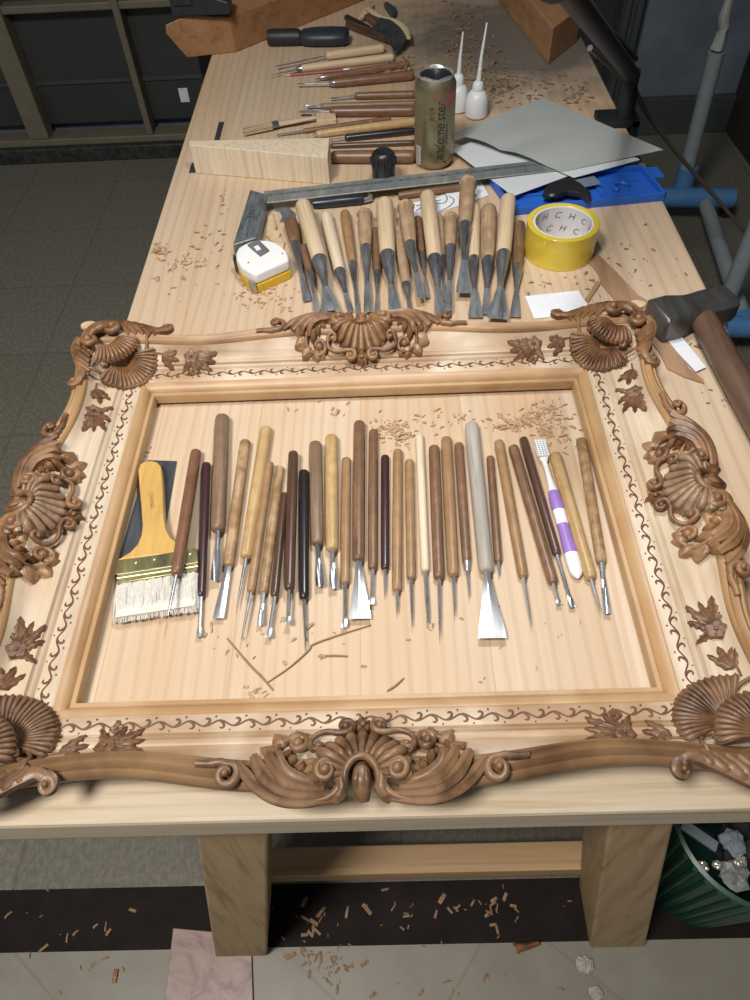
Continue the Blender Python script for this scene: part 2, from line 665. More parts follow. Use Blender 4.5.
wroot.box(((-2.6 + x_mid) / 2, YW + 0.055, (zp + zb) / 2), (x_mid + 2.6, 0.07, zb - zp))
zr0, zr1 = PY(60, 16, YW).z, PY(60, 7.5, YW).z
wroot.box(((-2.6 + x_mid) / 2, YW + 0.055, (zr0 + zr1) / 2), (x_mid + 2.6, 0.05, zr1 - zr0))
wf = structure(wroot.build('window_1', M_wframe, smooth=False, bevel=0.004))
MB().box(((-2.6 + x_mid) / 2, YW + 0.085, 1.45), (x_mid + 2.6, 0.008, 2.7)).build('pane', M_glass, wf, smooth=False)
zk = PY(100, 90, YW).z
MB().box(((-2.6 + x_mid) / 2, YW + 0.079, zk), (x_mid + 2.6, 0.012, 0.012)).build('glazing_bar', M_wframe2, wf, smooth=False)
# right of the bench: a dark door in its frame, then the side wall
xj0, xj1 = PY(604, 100, YW).x, PY(622, 100, YW).x
jb = MB()
jb.box(((xj0 + xj1) / 2, YW + 0.04, 1.5), (xj1 - xj0, 0.10, 3.0))
jb.box((xj0 + 0.012, YW - 0.015, 1.5), (0.018, 0.02, 3.0))
jb.box((xj1 - 0.012, YW - 0.015, 1.5), (0.018, 0.02, 3.0))
structure(jb.build('trim_2', M_wframe2, smooth=False, bevel=0.003))
c0, c1 = PF(722, 127), PF(750, 166)
XR = c0.x
dd = MB()
dd.box(((xj1 + XR) / 2 + 0.2, YW + 0.07, 1.5), (XR - xj1 + 0.4, 0.06, 3.0))
dr = structure(dd.build('door_1', M_dark, smooth=False))
MB().box(((xj1 + XR) / 2, YW + 0.03, 0.06), (XR - xj1, 0.03, 0.12)).build('kick_board', M_wframe2, dr, smooth=False, bevel=0.003)
dirw = (c1 - c0)
dirw.z = 0
dirw.normalize()
wr = MB()
nrm = Vector((-dirw.y, dirw.x, 0))
q0, q1 = c0 - dirw * 0.3, c0 + dirw * 3.2
wr.hexa([q0, q1, q1 + nrm * 0.1, q0 + nrm * 0.1], [p + Vector((0, 0, 3)) for p in (q0, q1, q1 + nrm * 0.1, q0 + nrm * 0.1)])
structure(wr.build('wall_right', plain('brown_grey_board', (0.030, 0.027, 0.024), 0.6, var=0.2, scale=8), smooth=False))

# pink marbled slab on the floor under the left leg
mm, nt, bs = new_mat('pink_marble')
f1 = noise(nt, obj_coords(nt, (18, 18, 18), rnd=False), 1.0, 6, 0.6, 2.2)
nt.links.new(ramp(nt, f1, [(0.3, (0.17, 0.10, 0.09)), (0.5, (0.30, 0.20, 0.18)), (0.75, (0.36, 0.26, 0.235))]), bs.inputs['Base Color'])
bs.inputs['Roughness'].default_value = 0.4
q = [PF(173, 928, 0.006), PF(251, 935, 0.006), PF(253, 1003, 0.006), PF(164, 1006, 0.006)]
mark(MB().prism([(p.x, p.y) for p in q], 0.0005, 0.006).build('marble_tile', mm, smooth=False, bevel=0.001),
     'pink marbled stone tile lying on the floor under the left bench leg', 'tile')

# ------------------------------------------------------------------ workbench
BX0, BX1 = -0.349, 0.4365
BY0, BY1 = P(400, 818).y, 2.30
THK = 0.042
bench = thing('workbench', ((BX0 + BX1) / 2, BY0, 0), 'long pale pine workbench holding the carved frame and all the tools', 'workbench')
bo = bench.location.copy()
# object coordinates of the board must run in bench space: keep its origin on the table top
YE = BY0 + 0.042
top = MB().box(((BX0 + BX1) / 2, (YE + BY1) / 2, -THK / 2), (BX1 - BX0, BY1 - YE, THK)).build('tabletop', M_bench, bench, smooth=False, bevel=0.003)
top.location = (-bo.x, -bo.y, TZ)
M_end = wood('bench_end_pine', (0.60, 0.49, 0.355), (0.49, 0.36, 0.22), 150, 5, axis=0, rough=0.55, light=(0.67, 0.57, 0.44))
end = MB().box(((BX0 + BX1) / 2, (YE + BY0) / 2, -THK / 2), (BX1 - BX0, YE - BY0 - .0006, THK)).build('end_board', M_end, bench, smooth=False, bevel=0.004)
end.location = (-bo.x, -bo.y, TZ)


def leg_mesh(t4, b4):
    return MB().hexa(b4, t4)


def splayed_leg(xs_t, xs_b, y0, y1, dy, sub):
    # xs: (front-left, front-right) x at the top and at the floor
    t = [(xs_t[0], y0, TZ - THK), (xs_t[1], y0, TZ - THK), (xs_t[1], y1, TZ - THK), (xs_t[0], y1, TZ - THK)]
    b = [(xs_b[0], y0 + dy, sub), (xs_b[1], y0 + dy, sub), (xs_b[1], y1 + dy, sub), (xs_b[0], y1 + dy, sub)]
    return MB().hexa([Vector(p) - bo for p in b], [Vector(p) - bo for p in t])


yl = BY0 + 0.012
tl0, tl1 = P(193, 827, -THK), P(268, 826, -THK)
bl0, bl1 = PF(215, 957, 0.006), PF(267, 957, 0.006)
tr0, tr1 = P(614, 824, -THK), P(681, 823, -THK)
br0, br1 = PF(590, 948), PF(645, 946)
splayed_leg((tl0.x, tl1.x), (bl0.x, bl1.x), yl, yl + 0.085, bl0.y - yl, 0.0065).build('leg', M_leg, bench, smooth=False, bevel=0.003)
splayed_leg((tr0.x, tr1.x), (br0.x, br1.x), yl, yl + 0.085, br0.y - yl, 0.0).build('leg', M_leg, bench, smooth=False, bevel=0.003)
splayed_leg((tl0.x, tl1.x), (bl0.x, bl1.x), BY1 - 0.12, BY1 - 0.035, 0.0, 0.0).build('leg', M_leg, bench, smooth=False, bevel=0.003)
splayed_leg((tr0.x, tr1.x), (br0.x, br1.x), BY1 - 0.12, BY1 - 0.035, 0.0, 0.0).build('leg', M_leg, bench, smooth=False, bevel=0.003)
# cross stretcher between the front legs: its top and front faces are seen
ysf, ysb = yl + 0.050, yl + 0.088
zt_ = PY(420, 844, ysb).z
zb_ = PY(420, 879, ysf).z
k_ = (TZ - THK - (zt_ + zb_) / 2) / (TZ - THK)
xl_ = tl1.x + (bl1.x - tl1.x) * k_ - 0.01
xr_ = tr0.x + (br0.x - tr0.x) * k_ + 0.01
sh = MB()
sh.box(((xl_ + xr_) / 2 - bo.x, (ysf + ysb) / 2 - bo.y, (zt_ + zb_) / 2), (xr_ - xl_, ysb - ysf, zt_ - zb_))
sh.build('stretcher', M_stretch, bench, smooth=False, bevel=0.002)
M_slot = metal('slot_shade_metal', (0.10, 0.105, 0.11), 0.5)  # dark strips stand in for the shade inside the dog-hole slots
for (a, b, w) in (((218.5, 141), (220, 123), 5), ((192, 173), (196, 164), 7)):
    p0, p1 = P(*a), P(*b)
    d = (p1 - p0)
    m = (p0 + p1) / 2
    wd = (P(a[0] + w, a[1]) - p0).length
    MB().box((0, 0, 0), (wd, d.length, 0.003)).build('slot_shade_strip', M_slot, bench, smooth=False).location = (m.x - bo.x, m.y - bo.y, TZ + 0.0004)
# ------------------------------------------------------------------ the carved picture frame
FC = Vector((-0.0277, 0.4415, TZ + 0.0006))
FA, FB = 0.2640, 0.2060
frame = thing('picture_frame', FC, 'large carved wooden picture frame with brown shell and scroll ornaments, lying on the bench', 'picture frame')


def rail_w(v):
    return min(1.0, max(0.0, (v - 0.032) / 0.016))


def serp(t):
    return 0.0065 * math.cos(2 * PI * (abs(t) - 0.60) / 0.8 + PI) - 0.001


EXW = {'b': 0.0, 't': 0.0, 'l': 0.0105, 'r': 0.0105}


def exo(side, v):
    return EXW[side] * min(1.0, max(0.0, (v - 0.0232) / 0.008))


def fmap(side, s, v, z):
    if side == 'b':
        return Vector((s, -FB - v, z))
    if side == 't':
        return Vector((-s, FB + v, z))
    if side == 'l':
        return Vector((-FA - v, -s, z))
    return Vector((FA + v, s, z))


HALF = {'b': FA, 't': FA, 'l': FB, 'r': FB}
PANEL = [(-.0005, 0.0), (-.0005, .0222), (.0025, .0245), (.0165, .0255), (.0178, .0235), (.0188, .0265), (.0212, .0280), (.0226, .0262),
         (.0236, .0298), (.0275, .0312), (.029, .0304), (.034, .0340), (.040, .0400), (.0445, .0460), (.0460, .0475), (.0460, 0.0)]
LIP = [(-.0165, 0.004), (-.0165, .0135), (-.0155, .0155), (-.0120, .0160), (-.0111, .0150), (-.0104, .0170), (-.0070, .0205), (-.0026, .0228), (-.0008, .0230), (.0005, .0216), (.0005, 0.004)]
MOULD = [(.0440, 0.0), (.0440, .0460), (.0455, .0505), (.0480, .0518), (.0500, .0492), (.0515, .0515), (.0545, .0530), (.0572, .0505), (.0584, .0478), (.0600, .0492),
         (.0632, .0470), (.0645, .0430), (.0645, .0400), (.0560, .0280), (.0490, 0.0)]


def rail(side, prof, name, mats, ns=48):
    half = HALF[side]
    secs = []
    for i in range(ns + 1):
        t = -1 + 2 * i / ns
        ring = []
        for v, z in prof:
            so_ = serp(t) * rail_w(v)
            adj = 'l' if side in 'bt' else 'b'
            ring.append(fmap(side, t * (half + v + so_ + exo(adj, v)), v + so_ + exo(side, v), z))
        secs.append(ring)
    mb = MB()
    mb.loft(secs)
    return mb.build(name, mats, frame, angle=50)


for side in 'btlr':
    xd = side in 'bt'
    rail(side, PANEL, 'rail', M_panel_x if xd else M_panel_y)
    rail(side, LIP, 'inner_moulding', M_lip_x if xd else M_lip_y)
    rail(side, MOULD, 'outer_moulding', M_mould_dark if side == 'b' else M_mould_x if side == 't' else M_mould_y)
    # running vine along the flat ledge
    half = HALF[side]
    mb = MB()
    L = 2 * half - 0.004
    nper = round(L / 0.0255)
    per = L / nper
    pts = []
    K = 14
    for i in range(nper * K + 1):
        s = -L / 2 + L * i / (nper * K)
        ph = 2 * PI * i / K
        pts.append(fmap(side, s, 0.0092 + 0.0025 * math.sin(ph), 0.0252))
    mb.tube(pts, 0.00080, n=5, flat=0.5)
    for k in range(nper * 2):
        s = -L / 2 + per * (k + 0.5) / 2
        sg = 1 if k % 2 == 0 else -1
        for (du, ln) in ((-0.0035, 1.0),):
            b = 0.0092 + sg * (0.0020 if du < 0 else 0.0)
            c = [(s + du, b), (s + du + 0.0030 * ln, b + sg * 0.0001), (s + du + 0.0062 * ln, b - sg * 0.0018 * ln), (s + du + 0.0074 * ln, b - sg * 0.0044 * ln), (s + du + 0.0058 * ln, b - sg * 0.0062 * ln), (s + du + 0.0038 * ln, b - sg * 0.0056 * ln)]
            mb.tube([fmap(side, a, b_, 0.0253) for a, b_ in cr(c, 4)], [0.0005, 0.0009, 0.0012, 0.0010, 0.0006], n=5, flat=0.5)
        q = fmap(side, s + 0.0088, 0.0092 - sg * 0.0058, 0.0254)
        mb.ball(q, (0.0009, 0.0009, 0.0006), 6, 4)
    mb.build('vine_carving', M_vine, frame)


def zs(v):
    T = [(-.02, .0150), (0.0, .0235), (.0165, .0255), (.0236, .0298), (.034, .0340), (.040, .0400), (.0445, .0460), (.048, .0505), (.064, .0490), (.072, .047), (.09, .043)]
    if v <= T[0][0]:
        return T[0][1]
    for (a, za), (b, zb_) in zip(T, T[1:]):
        if v <= b:
            return za + (zb_ - za) * (v - a) / (b - a)
    return T[-1][1]


# --- carving tools: u along the rail, v outward (millimetres), h above the rail surface
def strand(mb, T, pts, rad, h, flat=0.9, n=10, groove=0.0, mi=0, q=6, gn=3):
    c = [tuple(p) for p in pts]
    c2 = cr(c, q)
    L = len(c2) - 1
    path = [T(p[0], p[1], lerp_list(h, i / L)) for i, p in enumerate(c2)]
    mb.tube(path, [r / 1000 for r in rad] if isinstance(rad, (list, tuple)) else rad / 1000, n=n, flat=flat, groove=groove, mi=mi, gn=gn)


def volute(mb, T, lead, c, r0, a0, turns, rad, h, eye, mi=0, r1=None, flat=1.0, groove=0.0):
    """lead points, then a spiral about c from angle a0 (deg), ending in a round eye"""
    pts = [tuple(p) for p in lead]
    r1 = r1 if r1 is not None else eye * 0.9
    m = 18
    for i in range(m + 1):
        t = i / m
        a = math.radians(a0) + turns * 2 * PI * t
        r = r0 + (r1 - r0) * t
        pts.append((c[0] + r * math.cos(a), c[1] + r * math.sin(a)))
    c2 = cr(pts, 3)
    L = len(c2) - 1
    path = [T(p[0], p[1], lerp_list(h, i / L)) for i, p in enumerate(c2)]
    mb.tube(path, [r / 1000 for r in rad], n=10, flat=flat, mi=mi, groove=groove)
    p = T(c[0], c[1], lerp_list(h, 1.0))
    e = eye / 1000
    mb.ball(p, (e, e, e * 1.15), 12, 8, mi)


def leaf(mb, T, base, ang, L, W, h0=0.5, hh=3.0, lobes=3, curl=0.0, mi=0, nu=14, nv=8, dip=0.9):
    a = math.radians(ang)

    def shape(s, t):
        w = W * (math.sin(PI * min(1, s * 0.94 + 0.05)) ** 0.75) * (1 + 0.22 * math.cos(2 * PI * lobes * s - PI)) * (1 - 0.25 * s)
        x, y = s * L, (t * 2 - 1) * w
        bend = curl * (s ** 2) * L
        y += bend
        return base[0] + x * math.cos(a) - y * math.sin(a), base[1] + x * math.sin(a) + y * math.cos(a)

    def top(s, t):
        u, v = shape(s, t)
        tt = t * 2 - 1
        z = h0 + hh * (1 - abs(tt) ** 2.2) * (0.55 + 0.45 * math.sin(PI * s)) - dip * hh * 0.45 * math.exp(-(tt / 0.16) ** 2)
        z += 0.10 * hh * math.cos(2 * PI * (lobes * s - abs(tt) * 0.8)) * abs(tt)
        return T(u, v, z)

    def bot(s, t):
        u, v = shape(s, t)
        return T(u, v, -1.5)
    mb.solid(top, bot, nu, nv, mi)


def flower(mb, T, c, r, h=2.5, n=5, rot=0.0):
    for k in range(n):
        leaf(mb, T, c, rot + 360 * k / n, r, r * 0.48, h, 1.6, 1, nu=8, nv=6)
    p = T(c[0], c[1], h + 1.6)
    mb.ball(p, (r * 0.2e-3, r * 0.2e-3, r * 0.16e-3), 8, 6)


def shell(mb, T, c, r0, r1, a0, a1, ribs, h0, dome, amp=0.9, bottom=-3.0, mi=0, scal=0.07, ell=1.0, tail=0.0, sw=0.0):
    def pol(s, t):
        a = math.radians(a0 + (a1 - a0) * t)
        fr_ = abs(math.cos(PI * ribs * t))
        edge = 1 + scal * ((1 - fr_) - 0.5) * s
        r = r0 + (r1 * edge - r0) * s
        return c[0] + r * math.cos(a), c[1] + ell * r * math.sin(a), fr_

    def top(s, t):
        u, v, fr_ = pol(s, t)
        return T(u, v, h0 - 1.0 + dome * math.sin(PI * (0.12 + 0.80 * s)) + tail * s)

    def bot(s, t):
        u, v, _ = pol(s, t)
        return T(u, v, bottom)
    mb.solid(top, bot, 10, ribs * 4, mi)
    # one raised convex flute per rib, swelling to a rounded end
    da = math.radians(a1 - a0) / ribs
    for k in range(ribs):
        am = math.radians(a0) + da * (k + .5)
        path, rad = [], []
        m = 13
        for i in range(m + 1):
            s = i / m
            r = r0 + (r1 * (1 + scal * .5) - r0) * s
            a = am + sw * (1 - s) * da
            wdt = r * abs(da) * .5 * .94
            end = math.sqrt(max(0.02, 1 - max(0.0, (s - .86) / .14) ** 2))
            rad.append(wdt * end / 1000)
            path.append(T(c[0] + r * math.cos(a), c[1] + ell * r * math.sin(a), h0 - 1.0 + dome * math.sin(PI * (0.12 + 0.80 * s)) + tail * s + wdt * .12))
        mb.tube(path, rad, n=12, flat=amp, mi=mi)


# --- the centre cartouche, one per side
def cartouche(side, m_scroll, m_shell, m_petal):
    def T(u, v, h):
        return fmap(side, u / 1000, v / 1000 + EXW[side] * 0.8, zs(v / 1000) + h / 1000)

    body = MB()
    for sg in (-1, 1):
        def S(u, v, h, sg=sg):
            return T(sg * u, v, h)
        # acanthus sweep: strands fanning out of the lower volute
        strand(body, S, [(17, 77), (28, 78), (46, 79.5), (64, 76.5), (81, 66.5), (94, 52)], [3.0, 4.5, 5.4, 6.0, 6.0, 5.4, 3.6], [3, 4, 5, 5, 4, 3], 1.0, groove=0.3, n=16, gn=3)
        strand(body, S, [(24, 75), (36, 75), (55, 73), (71, 63.5), (82, 47.5)], [3.0, 4.6, 5.8, 6.6, 6.2, 3.8], [5, 7, 8, 7, 5], 1.0, groove=0.3, n=16, gn=3)
        strand(body, S, [(28, 71), (40, 70.5), (55, 66), (65.5, 56.5), (72, 44)], [3.0, 4.2, 5.6, 5.8, 5.2, 3.2], [6, 8, 9, 8, 6], 1.0, groove=0.3, n=16, gn=3)
        strand(body, S, [(31, 67), (41, 67), (52, 63), (59.5, 55.5), (63, 43)], [2.4, 4.0, 5.0, 5.0, 4.2, 2.4], [5, 7, 8, 7, 5], 1.0, groove=0.28, n=14, gn=3)
        for (u, v, a, l) in ((49, 61, 240, 11), (54, 55, 252, 11), (58.5, 49, 265, 11), (42, 65, 215, 12)):
            leaf(body, S, (u, v), a, l, 3.6, 3, 4, 1, nu=8, nv=6)
        # outer volute that hooks the end of the moulding
        volute(body, S, [(126, 51), (116, 51.5), (108, 50.5)], (101.5, 61), 9.2, -80, -1.25, [3.0, 3.6, 3.8, 3.4, 2.6, 2.0], [2, 3, 5, 8, 11], 3.0, flat=1.2)
        # C scroll and its eye
        volute(body, S, [(30, 66), (44, 64), (56, 57), (64, 48), (66.5, 39), (63.5, 31)], (51, 33), 9.5, -25, -0.95, [2.0, 2.2, 2.4, 2.6, 2.8, 2.6, 2.2], [2, 3, 4, 5, 5, 6], 4.8, flat=1.3)
        # lower volute
        volute(body, S, [(46, 77), (34, 79), (22, 76), (15.5, 68)], (26.5, 61), 9.0, 160, 1.15, [3.4, 3.8, 3.6, 3.0, 2.5, 2.0], [4, 5, 8, 12, 13, 13], 4.8, flat=1.15)
        # side strand beside the hood
        strand(body, S, [(12.5, 60), (15, 65), (14.5, 71), (17, 76), (21, 80)], [2.2, 3.6, 4.8, 5.4, 3.6], [8, 7, 6, 4, 2], 1.0, groove=0.15, n=14)
        # S scroll up to the sprig
        volute(body, S, [(37, 44), (40.5, 39), (40, 31), (35, 26), (27, 24), (20, 25.5)], (13.5, 19), 6.2, 85, 0.9, [1.8, 2.6, 3.0, 3.0, 2.6, 2.2], [8, 9, 10, 10, 10, 10], 3.6, flat=1.2)
        body.ball(S(33.5, 38.5, 9), (.0034, .0034, .0038), 10, 7)
        volute(body, S, [(40.3, 36)], (34.5, 38.0), 5.4, 0, 0.7, [2.4, 2.2, 1.6], [9, 10, 10], 2.8, flat=1.1)
    # hood arch and hanging drop
    arch = [(12.6 * math.cos(math.radians(a)), 66 - 15.0 * math.sin(math.radians(a))) for a in range(-24, 205, 12)]
    strand(body, T, arch, [2.8, 3.0, 3.2, 3.0, 2.8], [5, 9, 11, 9, 5], 1.0, q=3)
    strand(body, T, [(0, 55), (0, 60), (0, 66), (0, 72), (0, 79)], [4.5, 6.6, 7.4, 7.2, 5.4], [2, 4, 5, 3, 0], 0.95, n=16)
    strand(body, T, [(-3.0, 62), (-4, 68), (-3.4, 75)], [0.7, 2.0, 2.0, 0.8], [11.4, 11.6, 8], 0.7, n=8)
    strand(body, T, [(3.0, 62), (4, 68), (3.4, 75)], [0.7, 2.0, 2.0, 0.8], [11.4, 11.6, 8], 0.7, n=8)
    cart = body.build('carved_cartouche', m_scroll, frame)
    sh_ = MB()
    shell(sh_, T, (0, 62), 11, 36.5, 168, 372, 13, 4.0, 7.5, 0.95, -3, scal=0.06)
    sh_.build('shell', m_shell, cart)
    for sg in (-1, 1):
        def S(u, v, h, sg=sg):
            return T(sg * u, v, h)
        pt = MB()
        for (u, v, a, l, w) in ((55, 33, 262, 13, 7.6), (62, 35, 305, 14.5, 7.6), (66, 41, 340, 14.5, 7.2), (67, 48, 5, 13, 6.0), (51, 31, 235, 10, 5.5)):
            leaf(pt, S, (u, v), a, l * 1.08, w * 1.2, 2.5, 4.8, 0, nu=16, nv=12, dip=0.25)
        pt.build('petal_lobes', m_petal, cart)
    fl_ = MB()
    for a, l in ((270, 11), (232, 9), (308, 9), (195, 7), (345, 7), (90, 8)):
        leaf(fl_, T, (0, 20), a, l, 3.0, 6, 4, 1, nu=8, nv=6)
    fl_.ball(T(0, 17, 11), (.0028, .0028, .002), 8, 6)
    fl_.build('leaf_sprig', m_scroll, cart)
    return cart


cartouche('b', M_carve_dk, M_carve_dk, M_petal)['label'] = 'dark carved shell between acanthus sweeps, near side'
cartouche('t', M_carve, M_carve, M_petal)
cartouche('l', M_carve, M_shell_lt, M_petal)['label'] = 'pale carved shell between scrolls, left side'
cartouche('r', M_carve, M_shell_lt, M_petal)['label'] = 'pale carved shell between scrolls, right side'


# --- the corner cartouche: p, q measured from the inner mitre corner outward (millimetres)
def corner(sx, sy, m1, m2):
    def T(p, q, h):
        v = max(p, q) / 1000
        return Vector((sx * (FA + p / 1000), sy * (FB + q / 1000), zs(v) + h / 1000))

    body = MB()
    for mir in (0, 1):
        def S(u, v, h, mir=mir):
            return T(v, u, h) if mir else T(u, v, h)
        # strap along the rail to the end volute
        volute(body, S, [(52, 78), (40, 80), (24, 76), (6, 67), (-8, 60), (-17, 56), (-23, 57.5)], (-27, 64.5), 6.6, -65, -1.05, [4.6, 5.2, 5.4, 5.0, 4.2, 3.4, 2.8, 2.4, 2.0], [4, 4, 3, 3, 3, 4, 6], 2.8, flat=1.1, groove=0.2)
        # acanthus lobes hanging inside the strap
        for (a, b, c_, r) in (((40, 79), (27, 70), (17, 55), 5.0), ((30, 77), (17, 67), (8, 54), 5.0), ((19, 73), (7, 64), (-1, 53), 4.6), ((8, 68), (-3, 60), (-9, 50), 4.0), ((-2, 63), (-11, 57), (-16, 50), 3.2)):
            strand(body, S, [a, ((a[0] + b[0]) / 2 - 0.5, (a[1] + b[1]) / 2 + 1), b, c_], [r * 0.6, r, r * 1.08, r * 0.5], [5, 7, 6, 2], 1.1, groove=0.28, n=16)
        # outer volute beside the hinge
        volute(body, S, [(20, 76), (32, 75), (42, 70)], (36, 60), 9.0, 55, -1.15, [2.4, 3.4, 3.8, 3.2, 2.4], [6, 8, 10, 12, 13], 4.8, flat=1.2)
        # small scroll that holds the lower shell
        volute(body, S, [(-5, 53), (-6, 46), (-3, 38), (3, 33)], (8, 37.5), 5.4, -120, 0.8, [1.6, 2.6, 2.8, 2.2], [3, 5, 7, 9], 3.0, flat=1.1)
    # crest over the hinge
    strand(body, T, [(34, 72), (44, 69), (56, 60), (66, 48), (70, 36)], [2.4, 5.0, 6.4, 5.0, 2.4], [8, 10, 11, 10, 8], 1.1, groove=0.3, n=18)
    strand(body, T, [(42, 60), (48, 56), (55, 49), (59, 43)], [2.5, 5.0, 5.0, 2.5], [12, 14, 14, 12], 1.0, n=12)
    cart = body.build('corner_carving', m1, frame)
    lo = MB()
    shell(lo, T, (25, 25), 7, 41, 158, 294, 19, 2.5, 7.5, 1.0, -4, scal=0.04)
    lo.build('shell', m2, cart)
    up = MB()

    def TU(p, q, h):
        w = T(p, q, 0)
        w.z = 0.047 + h / 1000
        return w
    shell(up, TU, (40, 42), 6, 35, 172, 286, 13, 3.5, 9.5, 0.95, 1.0, scal=0.06)
    up.build('shell', m1, cart)
    tp = MB()
    tp.lathe([(-.004, .0005), (-.004, .0062), (-.001, .0078), (.0015, .0070), (.0022, .0035), (.0022, .0005)], 14, 'z', T(69, 71, 8), 0, (1.35, 1.0))
    tp.build('bare_tip', M_tip, cart)
    # sprigs of leaves and a flower along both rails
    for mir in (0, 1):
        def S(u, v, h, mir=mir):
            if mir:
                w = T(v, u, h)
                w.x += sx * EXW['l']
                w.z += zs(max(v, min(v + 10.5, 23.2)) / 1000) - zs(v / 1000)
                return w
            return T(u, v, h)
        sp = MB()
        flower(sp, S, (-58, 29), 9.5, 3.6, 5, 20)
        for (a, l, w) in ((170, 31, 6.0), (190, 28, 5.6), (212, 29, 5.6), (240, 20, 5.0), (152, 17, 4.8), (300, 18, 4.5)):
            leaf(sp, S, (-58, 29), a, l + 2, w, 0.6, 3.8, 4)
        if not mir:
            flower(sp, S, (-61, 12), 6.5, 1.6, 4, 10)
        sp.build('leaf_sprig', M_sprig, frame)
        sp = MB()
        strand(sp, S, [(-14, 36), (-20, 35.5), (-27, 35)], [1.0, 1.3, 1.0], [1.5, 1.5, 1.5], 1.0, n=6)
        for (a, l, w) in ((168, 20, 4.8), (196, 22, 4.8), (228, 22, 5.0)):
            leaf(sp, S, (-22, 33), a, l, w, 0.6, 3.4, 3)
        sp.build('leaf_sprig', M_sprig, frame)


corner(1, 1, M_carve, M_carve)
corner(-1, 1, M_carve, M_carve)
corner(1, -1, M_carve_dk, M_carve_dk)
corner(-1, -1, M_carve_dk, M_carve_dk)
# ------------------------------------------------------------------ hand tools
def handle_prof(L, r, kind):
    if kind == 'straight':
        return [(0, r * .05), (0.0004, r * .62), (r * .35, r * .92), (r * .9, r), (L * .5, r * .99), (L - r * 1.2, r * .93), (L - r * .35, r * .86), (L - r * .08, r * .66), (L, r * .3)]
    if kind == 'taper':
        return [(0, r * .05), (0.0004, r * .78), (r * .3, r * .95), (r * .9, r), (L * .45, r * .97), (L * .8, r * .86), (L - r * .6, r * .74), (L - r * .1, r * .6), (L, r * .3)]
    if kind == 'flat':
        return [(0, r * .05), (0.0004, r * .85), (r * .2, r * .97), (r * .6, r), (L * .6, r * .96), (L - r * .3, r * .88), (L, r * .8), (L + 1e-4, r * .3)]
    return [(0, r * .05), (0.0004, r * .8), (r * .25, r), (L - r * .3, r), (L, r * .7), (L + 1e-4, r * .2)]


def blade_secs(secs, n=9):
    """secs: (point, direction, halfwidth, thickness, dish) -> closed rings of a flat or dished blade"""
    rings = []
    for (c, w, hw, th, dish) in secs:
        top, bot = [], []
        for k in range(n):
            x = -1 + 2 * k / (n - 1)
            p = Vector(c) + Vector(w) * (x * hw)
            z = dish * x * x
            top.append(p + Vector((0, 0, z + th / 2 * (1 - 0.7 * abs(x)))))
            bot.append(p + Vector((0, 0, z - th / 2 * (1 - 0.7 * abs(x)))))
        rings.append(top + bot[::-1])
    return rings


def blade(mb, p0, p1, kind, r):
    """steel from p0 (collar) to p1 (tip) in the tool's own space"""
    p0, p1 = Vector(p0), Vector(p1)
    d = p1 - p0
    L = d.length
    w = Vector((1, -d.x / max(d.y, 1e-6), 0)).normalized()

    def at(t):
        return p0 + d * t
    if kind == 'needle':
        mb.tube([at(-.05), at(.15), at(.7), at(1)], [.0018, .0017, .0011, .0003], n=8)
    elif kind == 'rod':
        mb.tube([at(-.05), at(.3), at(.8)], [.0020, .0018, .0016], n=8)
        mb.loft(blade_secs([(at(.76), w, .0015, .0030, 0), (at(.88), w, .0026, .0022, .0004), (at(1), w, .0030, .0005, .0006)]))
    elif kind == 'hook':
        mb.tube([at(-.05), at(.5), at(.82), at(.94) + w * .0006, at(1.0) - w * .0026, at(.95) - w * .0046], [.0021, .0019, .0016, .0014, .0012, .0006], n=8)
    elif kind == 'gouge':
        mb.tube([at(-.05), at(.18), at(.34)], [.0028, .0025, .0022], n=8)
        q = min(r * .55, .0048)
        mb.loft(blade_secs([(at(.28), w, .0022, .0042, 0), (at(.5), w, q * .8, .0026, .0012), (at(.85), w, q, .0018, .0026), (at(1), w, q * 1.02, .0006, .0030)]))
    elif kind == 'vee':
        mb.tube([at(-.05), at(.2), at(.42)], [.0022, .0020, .0018], n=8)
        mb.loft(blade_secs([(at(.36), w, .0018, .0036, 0), (at(.6), w, .0026, .0024, .0018), (at(.95), w, .0030, .0014, .0030), (at(1), w, .0028, .0005, .0030)]))


def flare(mb, p0, p1, hw, neck=.0030):
    p0, p1 = Vector(p0), Vector(p1)
    d = p1 - p0
    w = Vector((1, -d.x / max(d.y, 1e-6), 0)).normalized()
    S = [(-.04, neck, .0055), (.08, neck, .0048), (.25, neck + (hw - neck) * .16, .0036), (.5, neck + (hw - neck) * .42, .0030), (.78, neck + (hw - neck) * .80, .0024), (.90, hw * .97, .0022), (1, hw, .0005)]
    mb.loft(blade_secs([(p0 + d * t, w, a, th, 0.0) for t, a, th in S]))


